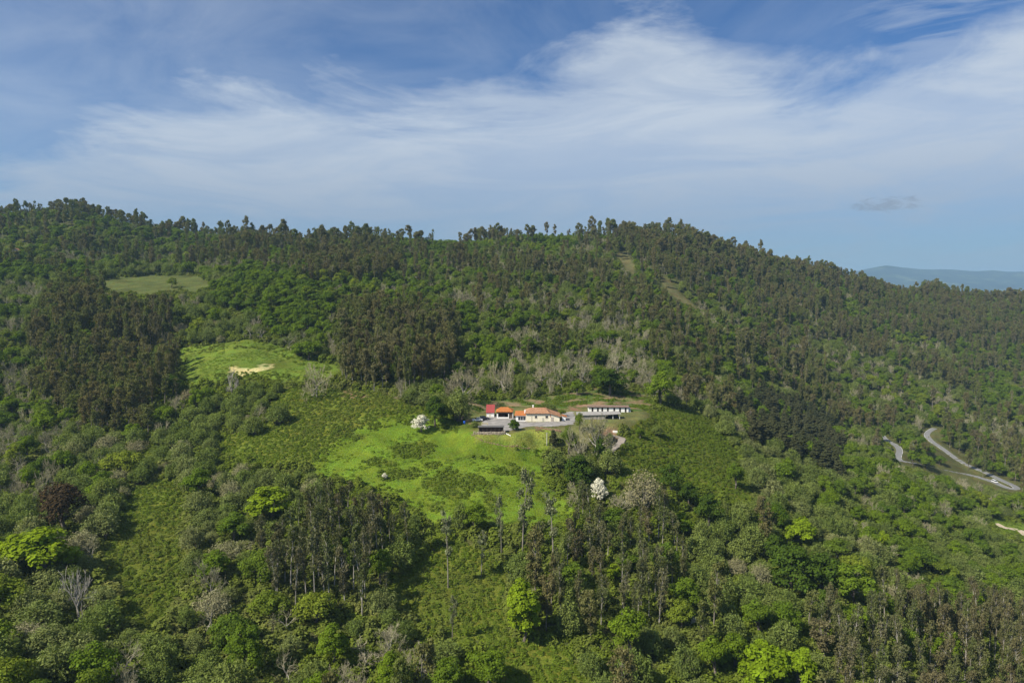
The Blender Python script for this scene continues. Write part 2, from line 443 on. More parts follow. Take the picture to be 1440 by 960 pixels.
mu = N(ns, 'ShaderNodeMath', operation='MULTIPLY'); ls.new(r1.outputs[0], mu.inputs[0]); ls.new(r2.outputs[0], mu.inputs[1])
vm = N(ns, 'ShaderNodeVectorMath', operation='SCALE'); ls.new(at.outputs['Color'], vm.inputs[0]); ls.new(mu.outputs[0], vm.inputs['Scale'])
n3, r3 = gnoise(.16, 7, .4, .62, 0, .6)
mx = N(ns, 'ShaderNodeMix', data_type='RGBA'); v3 = N(ns, 'ShaderNodeVectorMath', operation='MULTIPLY'); v3.inputs[1].default_value = (1.35, .95, 1.0)
ls.new(vm.outputs[0], v3.inputs[0]); ls.new(r3.outputs[0], mx.inputs[0]); ls.new(vm.outputs[0], mx.inputs[6]); ls.new(v3.outputs[0], mx.inputs[7])
ls.new(mx.outputs[2], b.inputs['Base Color'])
bp = N(ns, 'ShaderNodeBump'); bp.inputs['Strength'].default_value = .9; bp.inputs['Distance'].default_value = .55
ls.new(n1.outputs[0], bp.inputs['Height']); ls.new(bp.outputs[0], b.inputs['Normal'])
gme = npmesh('ground', verts, [F], [gm], smooth=True)
ca = gme.attributes.new('cover', 'FLOAT_COLOR', 'POINT')
ca.data.foreach_set('color', np.concatenate([cov, np.ones((len(cov), 1))], 1).astype(np.float32).ravel())
tag(link(bpy.data.objects.new('ground', gme)), 'green hillside rising from the valley to the wooded crest', 'hillside', kind='structure')

# far blue hills on the right
mxs = np.arange(3600, 13500, 75.0); mys = np.arange(8200, 14200, 75.0)
MX, MY = np.meshgrid(mxs, mys)
az = 720 + FPX * MX / MY                                  # bearing of each column of the range
crest_x = np.interp(MX / MY, [(p - 720) / FPX for p in (1120,1190,1215,1243,1262,1290,1330,1370,1392,1415,1450,1600)],
                    [0, 190, 250, 305, 280, 252, 245, 218, 235, 205, 212, 190])
prof = np.exp(-((MY - 11200) / np.where(MY < 11200, 1700, 1300)) ** 2)
MZ = -175 + (crest_x + 175) * prof + (fbm(MX / 600, MY / 600, 21, 5) - .5) * 120 * np.clip(1 - prof * .8, .2, 1)
ny, nx = MX.shape; idx = np.arange(ny * nx).reshape(ny, nx)
F = np.stack([idx[:-1, :-1], idx[:-1, 1:], idx[1:, 1:], idx[1:, :-1]], -1).reshape(-1, 4)
mm, t, ns, ls = nt('far_hills'); o = N(ns, 'ShaderNodeOutputMaterial'); b = N(ns, 'ShaderNodeBsdfDiffuse'); ls.new(b.outputs[0], o.inputs[0])
geo = N(ns, 'ShaderNodeNewGeometry'); nz = N(ns, 'ShaderNodeTexNoise'); nz.inputs['Scale'].default_value = .0032; nz.inputs['Detail'].default_value = 7; nz.inputs['Roughness'].default_value = .7
ls.new(geo.outputs['Position'], nz.inputs['Vector'])
rp = ramp(ns, [(.42, (.012,.022,.014)), (.52, (.025,.038,.02)), (.60, (.07,.095,.04)), (.72, (.24,.23,.17))]); ls.new(nz.outputs[0], rp.inputs[0]); ls.new(rp.outputs[0], b.inputs[0])
mme = npmesh('mountains', np.stack([MX, MY, MZ], -1).reshape(-1, 3), [F], [mm], smooth=True)
tag(link(bpy.data.objects.new('mountains', mme)), 'low blue mountain range far off on the right', 'mountains', kind='structure')

# roads
def ribbon(name, line, w, mat, lift, label, cat, shift=0.0, parent=None, kind='structure'):
    P = line; T = np.gradient(P[:, :2], axis=0); T /= np.linalg.norm(T, axis=1)[:, None] + 1e-9
    Nn = np.stack([-T[:, 1], T[:, 0]], 1)
    L = P.copy(); Rr = P.copy()
    L[:, :2] += Nn * (shift + w / 2); Rr[:, :2] += Nn * (shift - w / 2)
    zz = np.maximum.reduce([height(P[:, 0], P[:, 1]), height(L[:, 0], L[:, 1]), height(Rr[:, 0], Rr[:, 1])]) + lift
    n = len(P)
    V = np.concatenate([np.c_[L[:, :2], zz], np.c_[Rr[:, :2], zz], np.c_[L[:, :2], zz - .6], np.c_[Rr[:, :2], zz - .6]])
    i = np.arange(n - 1)
    F = np.concatenate([np.stack([i, n + i, n + i + 1, i + 1], 1), np.stack([2*n + i, i, i + 1, 2*n + i + 1], 1), np.stack([n + i, 3*n + i, 3*n + i + 1, n + i + 1], 1)])
    me = npmesh(name, V, [F], [mat])
    return tag(link(bpy.data.objects.new(name, me)), label, cat, kind=kind)
asphalt = plainmat('worn_asphalt', (.165,.165,.163), .9, nscale=.6, noise=.12)
paint = plainmat('road_paint', (.7,.7,.68), .7)
concrete = plainmat('pale_concrete', (.23,.20,.17), .9, nscale=.8, noise=.15)
ribbon('road', ROAD, 4.3, asphalt, .06, 'grey asphalt road bending back on itself in a hairpin down the valley', 'road')
ribbon('road_marking', ROAD, .14, paint, .07, 'thin white line along the outer edge of the hairpin road', 'road marking', shift=1.95)
ribbon('track', TRACK, 3.0, concrete, .06, 'pale concrete track curving down from the farmyard', 'track')
ribbon('path', LANE, 4.0, plainmat('dirt_lane', (.40,.33,.24), .95), .05, 'pale dirt lane at the right edge below the hairpin', 'lane')
# ------------------------------------------------------------------ plants: prototypes
def rdir(n, r): 
    v = r.normal(size=(n, 3)); return v / np.linalg.norm(v, axis=1)[:, None]
def leafquads(P, Nn, s, r, asp=1.5, up=None):
    n = len(P)
    Nn = Nn / (np.linalg.norm(Nn, axis=1)[:, None] + 1e-9)
    ref = rdir(n, r) if up is None else np.tile(np.array(up, float), (n, 1)) + .25 * rdir(n, r)
    a = ref - (ref * Nn).sum(1)[:, None] * Nn; a /= np.linalg.norm(a, axis=1)[:, None] + 1e-9
    b = np.cross(Nn, a)
    s = (np.ones(n) * s * r.uniform(.65, 1.35, n))[:, None]
    A = a * s * asp * .5; B = b * s * .5
    k1 = r.uniform(.3, .7, (n, 1)) ; 
    c = np.stack([P - A, P + B * 1.1 + A * (k1 - .5) , P + A, P - B * 1.1 + A * (.5 - k1)], 1)
    c += r.normal(size=c.shape) * (s[:, None] * .08)
    return c.reshape(-1, 3), np.arange(4 * n).reshape(n, 4)
def tubes(segs, n=4):
    """segs: list of (p, q, r0, r1)"""
    V = []; F = []; o = 0
    for p, q, r0, r1 in segs:
        p = np.array(p, float); q = np.array(q, float); d = q - p; L = np.linalg.norm(d)
        if L < 1e-6: continue
        d /= L; a = np.cross(d, (0, 0, 1) if abs(d[2]) < .9 else (1, 0, 0)); a /= np.linalg.norm(a); b = np.cross(d, a)
        for c, rr_ in ((p, r0), (q, r1)):
            for i in range(n):
                t = 2 * math.pi * i / n; V.append(c + rr_ * (math.cos(t) * a + math.sin(t) * b))
        for i in range(n): F.append((o + i, o + (i+1) % n, o + n + (i+1) % n, o + n + i))
        o += 2 * n
    return np.array(V), np.array(F)
def bend(p, q, r0, r1, r, k=3, w=.06):
    p = np.array(p, float); q = np.array(q, float); L = np.linalg.norm(q - p); out = []
    pts = [p + (q - p) * i / k + (r.normal(size=3) * L * w if 0 < i < k else 0) for i in range(k + 1)]
    for i in range(k): out.append((pts[i], pts[i + 1], r0 + (r1 - r0) * i / k, r0 + (r1 - r0) * (i + 1) / k))
    return out

def broadleaf(seed, H=10, Wd=8, low=.18, nl=38, nleaf=120, s=.31, lob=.30, flat=.35, dome=False):
    r = np.random.default_rng(seed)
    cz = H * (low + 1) / 2; ez = H * (1 - low) / 2; ex = Wd / 2
    cs = []; rs = []
    for i in range(nl):
        d = rdir(1, r)[0]
        if d[2] < -.55: d[2] *= -.6
        u = r.uniform(.55, .84) if i % 4 else r.uniform(.1, .4)
        c = np.array([d[0] * ex * u, d[1] * ex * u, cz + d[2] * ez * u])
        if dome: c[2] = max(c[2], H * .16)
        c[:2] *= (1.08 - .45 * max(0, (c[2] - cz) / ez))
        cs.append(c); rs.append(Wd * lob * r.uniform(.55, 1.1) * .62)
    P = []; Nn = []
    for c, rad in zip(cs, rs):
        n = int(nleaf * (rad / (Wd * lob * .55)) ** 2)
        d = rdir(n, r); d[:, 2] = np.where(d[:, 2] < -.3, -d[:, 2], d[:, 2])
        q = c + d * rad * r.uniform(.72, 1.08, (n, 1)) * np.array([1, 1, .82])
        P.append(q); Nn.append(d + rdir(n, r) * .55 + np.array([0, 0, flat]))
    P = np.concatenate(P); Nn = np.concatenate(Nn)
    m = P[:, 2] > .15; P = P[m]; Nn = Nn[m]
    LV, LF = leafquads(P, Nn, s, r, 1.25)
    tr = Wd * .045
    top = np.array([r.normal() * .3, r.normal() * .3, H * .62])
    segs = bend((0, 0, -.8), top * np.array([.4, .4, .5]), tr, tr * .75, r, 2) + bend(top * np.array([.4, .4, .5]), top, tr * .75, tr * .3, r, 2)
    for i in range(9):
        c = cs[int(r.integers(len(cs)))]; st = np.array([0, 0, H * r.uniform(.22, .5)])
        segs += bend(st, c, tr * .4, tr * .1, r, 2)
    TV, TF = tubes(segs, 6)
    return (LV, LF), (TV, TF)

def willow(seed, H=5.5, Wd=6.5, n=4200, s=.21):
    """many stemmed rounded scrub: upright sprays radiating from the foot and filling a dome"""
    r = np.random.default_rng(seed)
    ns_ = 260; segs = []; P = []; Nn = []; U = []
    ph = r.uniform(0, 6.28, 4)
    for i in range(ns_):
        a = r.uniform(0, 6.28); el = math.asin(r.uniform(-.05, 1))
        env = 1 + .13 * math.sin(3 * a + ph[0]) * math.cos(2.3 * el + ph[1]) + .09 * math.sin(5 * a + ph[2] + 3 * el) + r.normal() * .035
        tip = np.array([math.cos(a) * math.cos(el) * Wd / 2, math.sin(a) * math.cos(el) * Wd / 2, .34 * H + math.sin(el) * .66 * H]) * np.array([env, env, .5 + .5 * env])
        root = np.array([r.normal() * .3, r.normal() * .3, .05 * H]); d = tip - root
        k = n // ns_; t = r.uniform(.55, 1.03, (k, 1)) ** .8
        w = Wd * .035
        p = root + d * t + r.normal(size=(k, 3)) * w
        P.append(p); dn = d / np.linalg.norm(d); Nn.append(dn * .75 + rdir(k, r) * .75 + np.array([0, 0, .15])); U.append(np.tile(dn, (k, 1)))
        if i % 9 == 0: segs += bend(root - np.array([0, 0, .6]), root + d * .8, .08, .025, r, 2, .05)
    P = np.concatenate(P); Nn = np.concatenate(Nn); m = P[:, 2] > .1; P, Nn = P[m], Nn[m]
    LV, LF = leafquads(P, Nn, s, r, 1.7)
    return (LV, LF), tubes(segs, 4)

def eucalyptus(seed, H=19, Wd=4.2, start=.32, ncl=46, nleaf=46, s=.30, ridge=False):
    r = np.random.default_rng(seed)
    lean = r.normal(size=2) * .7
    def axis_(t): return np.array([lean[0] * t * t, lean[1] * t * t, H * t])
    tr = H * .0095 + .03
    segs = []
    for i in range(8): segs.append((axis_(i / 8) - (np.array([0, 0, .8]) if i == 0 else 0), axis_((i + 1) / 8), tr * (1 - i / 9.5), tr * (1 - (i + 1) / 9.5)))
    P = []; Nn = []
    for i in range(ncl):
        if ridge: t = 1 - .5 * r.uniform(0, 1) ** 1.5; w = Wd * .5 * math.sqrt(max(.03, 1 - max(0, (t - .8) / .21) ** 2)) * (1 if t > .72 else .5)
        else: t = start + (1 - start) * r.uniform(0, 1) ** .85; u_ = (t - start) / (1 - start); w = Wd * .5 * (.35 + .65 * min(1, u_ / .7) ** .7) * math.sqrt(max(.04, 1 - max(0, (u_ - .68) / .36) ** 2))
        a = r.uniform(0, 6.28); rad = w * math.sqrt(r.uniform(.05, 1))
        c = axis_(t) + np.array([math.cos(a) * rad, math.sin(a) * rad, 0])
        segs += [(axis_(max(.1, t - .06 - .03 * rad)), c, tr * .22, tr * .06)]
        cr = r.uniform(.5, 1.15) * (1.25 if ridge else .95) * H / 19
        k = int(nleaf * (cr / .7) ** 2)
        d = rdir(k, r)
        P.append(c + d * cr * r.uniform(.1, 1.15, (k, 1)) ** .8 * np.array([.85, .85, .75 if ridge else 1.15]))
        nn = d * .8 + rdir(k, r) * .8; nn[:, 2] *= .5; Nn.append(nn)
    LV, LF = leafquads(np.concatenate(P), np.concatenate(Nn), s, r, 1.7, up=(0, 0, 1))
    return (LV, LF), tubes(segs, 5)

def pine(seed, H=14, Wd=7):
    r = np.random.default_rng(seed); segs = [((0, 0, -.8), (0, 0, H * .97), H * .016, .03)]; P = []; Nn = []
    z = H * .22
    while z < H * .98:
        u = (z / H - .22) / .78; w = Wd / 2 * (1 - u) ** .8 * .95 + .3
        for k in range(6):
            a = r.uniform(0, 6.28); L = w * r.uniform(.7, 1.1)
            tip = np.array([math.cos(a) * L, math.sin(a) * L, z + L * .12])
            segs.append(((0, 0, z), tuple(tip), .06, .02))
            for q in (.45, .75, 1.0):
                c = np.array([0, 0, z]) * (1 - q) + tip * q; n = 26; cr = .35 + .11 * L
                d = rdir(n, r); P.append(c + d * cr * np.array([1.2, 1.2, .6])); Nn.append(d * .6 + rdir(n, r) * .5 + np.array([0, 0, .7]))
        z += H * .055
    LV, LF = leafquads(np.concatenate(P), np.concatenate(Nn), .34, r, 1.6)
    return (LV, LF), tubes(segs, 5)

def bare(seed, H=9, Wd=9, levels=4, up=.35, thick=1.0, first=.22, nb=7):
    r = np.random.default_rng(seed); limbs = []; twigs = []
    def grow(p, d, L, rad, lv):
        d = d / np.linalg.norm(d); q = p + d * L
        segs = bend(p, q, rad, rad * .6, r, 2, .07)
        (limbs if lv <= 1 else twigs).extend(segs)
        if lv >= levels: return
        k = 4 if lv < 2 else 3
        if lv == 0: k = nb
        for i in range(k):
            t = r.uniform(.45, 1.0) if i else 1.0
            st = p + d * L * t
            nd = d * (.75 if lv else .4) + rdir(1, r)[0] * (.72 if lv else .95) + np.array([0, 0, up * .55])
            grow(st, nd, L * r.uniform(.55, .82) * (1.25 if lv == 0 else 1), rad * .56, lv + 1)
    grow(np.array([0, 0, -.5]), np.array([r.normal() * .06, r.normal() * .06, 1]), H * first + .5, .2 * thick * H / 9, 0)
    lv_ = np.array([q for _, q, _, _ in limbs + twigs]); 
    sx = Wd / 2 / np.percentile(np.hypot(lv_[:, 0], lv_[:, 1]), 97); sz = H / np.percentile(lv_[:, 2], 99.5)
    sc = np.array([sx, sx, sz])
    limbs = [(np.array(p) * sc, np.array(q) * sc, a, b) for p, q, a, b in limbs]
    twigs = [(np.array(p) * sc, np.array(q) * sc, max(a, .028), max(b, .022)) for p, q, a, b in twigs]
    return tubes(twigs, 3), tubes(limbs, 5)

def tuft(seed, w=1.3, h=.7, n=70, s=.24):
    r = np.random.default_rng(seed); d = rdir(n, r); d[:, 2] = np.abs(d[:, 2])
    P = d * np.array([w / 2, w / 2, h]) * r.uniform(.6, 1.05, (n, 1)) 
    return leafquads(P, d * .7 + rdir(n, r) * .5 + np.array([0, 0, .6]), s, r, 1.8)

# leaf materials (real leaf colours; each plant takes its own shade)
M = {}
M['eucalyptus_tree'] = foliage('eucalyptus_leaves', [(.1, (.120,.145,.040)), (.35, (.175,.150,.066)), (.55, (.140,.170,.042)), (.7, (.150,.130,.066)), (.9, (.205,.200,.085))], .3, .3)
M['dark_oak'] = foliage('dark_oak_leaves', [(0, (.050,.086,.012)), (1, (.068,.110,.014))], .28, .25)
M['young'] = foliage('young_eucalyptus_leaves', [(.1, (.112,.135,.042)), (.35, (.150,.132,.064)), (.6, (.112,.136,.042)), (.8, (.160,.148,.078)), (1, (.170,.180,.086))], .28, .3)
M['silver'] = foliage('silvery_leaves', [(0, (.15,.165,.075)), (1, (.22,.235,.13))], .25, .35)
M['oak_tree'] = foliage('oak_leaves', [(.1, (.072,.120,.012)), (.35, (.130,.190,.014)), (.6, (.095,.150,.018)), (.9, (.190,.228,.026))], .32, .28)
M['maple_tree'] = foliage('maple_leaves', [(0, (.150,.225,.010)), (.5, (.175,.245,.014)), (1, (.205,.270,.014))], .3, .25)
M['willow_bush'] = foliage('willow_leaves', [(0, (.165,.195,.055)), (.3, (.180,.220,.055)), (.6, (.135,.180,.040)), (1, (.235,.245,.100))], .3, .22, .35)
M['budding_bush'] = foliage('budding_twigs', [(0, (.24,.20,.12)), (.5, (.24,.235,.115)), (1, (.29,.26,.16))], .1, .22, .35)
M['pine_tree'] = foliage('pine_needles', [(0, (.050,.062,.024)), (1, (.078,.078,.036))], .12, .3)
M['hawthorn_tree'] = foliage('hawthorn_blossom', [(0, (.62,.60,.46)), (1, (.68,.66,.52))], .15, .4, 1.6, (1, 1, .9))
M['copper_tree'] = foliage('copper_leaves', [(0, (.050,.036,.018)), (1, (.062,.044,.022))], .2, .3)
M['euc_bark'] = foliage('eucalyptus_bark', [(0, (.15,.13,.10)), (.7, (.19,.17,.14)), (1, (.30,.28,.25))], 0, .35, 1.2)
M['twigs'] = foliage('pale_twigs', [(0, (.25,.225,.135)), (.5, (.31,.285,.185)), (1, (.22,.205,.125))], 0, .25)
M['bark'] = foliage('brown_bark', [(0, (.10,.085,.065)), (1, (.15,.13,.11))], 0, .3)
M['pale_bark'] = foliage('pale_bark', [(0, (.20,.18,.15)), (1, (.32,.30,.26))], 0, .35, 1.2)
M['bracken'] = foliage('bracken_fronds', [(.1, (.104,.152,.018)), (.35, (.128,.178,.019)), (.6, (.100,.144,.018)), (.9, (.142,.168,.030))], .3, .2)
M['under'] = foliage('undergrowth_leaves', [(0, (.095,.135,.018)), (.4, (.140,.182,.022)), (.75, (.135,.158,.038)), (1, (.195,.200,.055))], .25, .28)
M['grass'] = foliage('grass_blades', [(0, (.105,.165,.016)), (1, (.140,.195,.022))], .3, .2)

PROTO = {}     # kind -> list of dict(leaf mesh, wood mesh, joined mesh, H, W)
def proto(kind, fn, leafm, woodm, H, Wd):
    (LV, LF), (TV, TF) = fn
    lm = npmesh(kind + '_crown', LV, [LF], [leafm]); wm = npmesh(kind + '_trunk', TV, [TF], [woodm])
    jm = npmesh(kind, np.concatenate([LV, TV]), [LF, TF + len(LV)], [leafm, woodm], np.r_[np.zeros(len(LF)), np.ones(len(TF))])
    PROTO.setdefault(kind, []).append(dict(leaf=lm, wood=wm, whole=jm, H=H, W=Wd))
for i in range(6): proto('eucalyptus_tree', eucalyptus(100 + i, 19, [4.2, 3.6, 4.8, 3.2, 4.2, 5.0][i], [.26, .36, .2, .45, .22, .32][i], [56, 40, 66, 30, 60, 66][i], 36), M['eucalyptus_tree'], M['euc_bark'], 19, 4.2)
for i in range(3): proto('ridge_eucalyptus', eucalyptus(120 + i, 19, [6, 5, 7][i], ncl=[34, 26, 44][i], nleaf=34, s=.36, ridge=True), M['eucalyptus_tree'], M['euc_bark'], 19, 6)
for i in range(6): proto('oak_tree', broadleaf(200 + i, [9, 10, 8, 10, 9, 11][i], [8, 8, 8.5, 7, 9, 8][i], [.02, 0, -.04, .04, -.02, .0][i]), M['oak_tree'], M['bark'], [9, 10, 8, 10, 9, 11][i], 8)
for i in range(3): proto('maple_tree', broadleaf(230 + i, [9, 11, 9][i], [9, 8, 8][i], -.06, 60, 80, .40, .24, .7), M['maple_tree'], M['bark'], [9, 11, 9][i], 8)
proto('column_maple', broadleaf(240, 14, 7.5, -.1, 120, 75, .42, .25, .8), M['maple_tree'], M['bark'], 14, 7.5)
for i in range(5): proto('willow_bush', willow(300 + i, [5.5, 6, 5, 6.5, 5][i], [6.5, 6, 7, 6.5, 6][i]), M['willow_bush'], M['bark'], [5.5, 6, 5, 6.5, 5][i], 6.5)
for i in range(3): proto('budding_bush', willow(330 + i, 5.5, 6.5, 3600, .16), M['budding_bush'], M['pale_bark'], 5.5, 6.5)
for i in range(3): proto('dark_oak', broadleaf(260 + i, [9, 10, 8][i], 8, -.08, 46, 110, .31, .27), M['dark_oak'], M['bark'], [9, 10, 8][i], 8)
for i in range(6): proto('young_eucalyptus', eucalyptus(160 + i, 15, [2.6, 2.2, 3.0, 2.0, 2.6, 3.2][i], [.34, .42, .28, .5, .2, .38][i], [46, 34, 56, 26, 60, 50][i], 34, .24), M['young'], M['pale_bark'], 15, 2.7)
for i in range(3): proto('sparse_eucalyptus', eucalyptus(140 + i, 19, [3.6, 3, 4][i], [.36, .45, .3][i], [26, 20, 32][i], 40, .30), M['silver'], M['euc_bark'], 19, 4)
for i in range(3): proto('pine_tree', pine(350 + i, 13, [7, 6, 8][i]), M['pine_tree'], M['bark'], 13, 7)
for i in range(4): proto('bare_tree', bare(400 + i, 9, 8.5, 5 if i < 3 else 4, nb=[7, 6, 8, 5][i]), M['twigs'], M['pale_bark'], 9, 8.5)
for i in range(2): proto('dead_tree', bare(420 + i, 10, 5, 4, up=.5, thick=.9, first=.3, nb=6), M['pale_bark'], M['pale_bark'], 10, 5)
for i in range(2): proto('hawthorn_tree', broadleaf(450 + i, 6.5, 7, -.12, 90, 60, .24, .19, .3), M['hawthorn_tree'], M['bark'], 6.5, 7)
proto('copper_tree', broadleaf(460, 9, 9, .1, 40, 100, .34), M['copper_tree'], M['bark'], 9, 9)
proto('round_shrub', broadleaf(470, 5, 4.6, -.25, 60, 150, .2, .34, .3), M['dark_oak'], M['bark'], 5, 4.6)

def place(kind, variant, x, y, hh, ww, rz, label, cat, group=None, name=None, z=None, parts=True, tilt=0):
    p = PROTO[kind][variant % len(PROTO[kind])]
    name = name or kind
    z = float(height(x, y)) if z is None else z
    sc = (ww / p['W'], ww / p['W'], hh / p['H'])
    if parts:
        root = bpy.data.objects.new(name, None); link(root); root.empty_display_size = 1
        link(bpy.data.objects.new('trunk', p['wood']), root)
        link(bpy.data.objects.new('crown', p['leaf']), root)
    else:
        root = link(bpy.data.objects.new(name, p['whole']))
    root.location = (x, y, z - .05); root.rotation_euler = (tilt, 0, rz); root.scale = sc
    tag(root, label, cat, group)
    return root

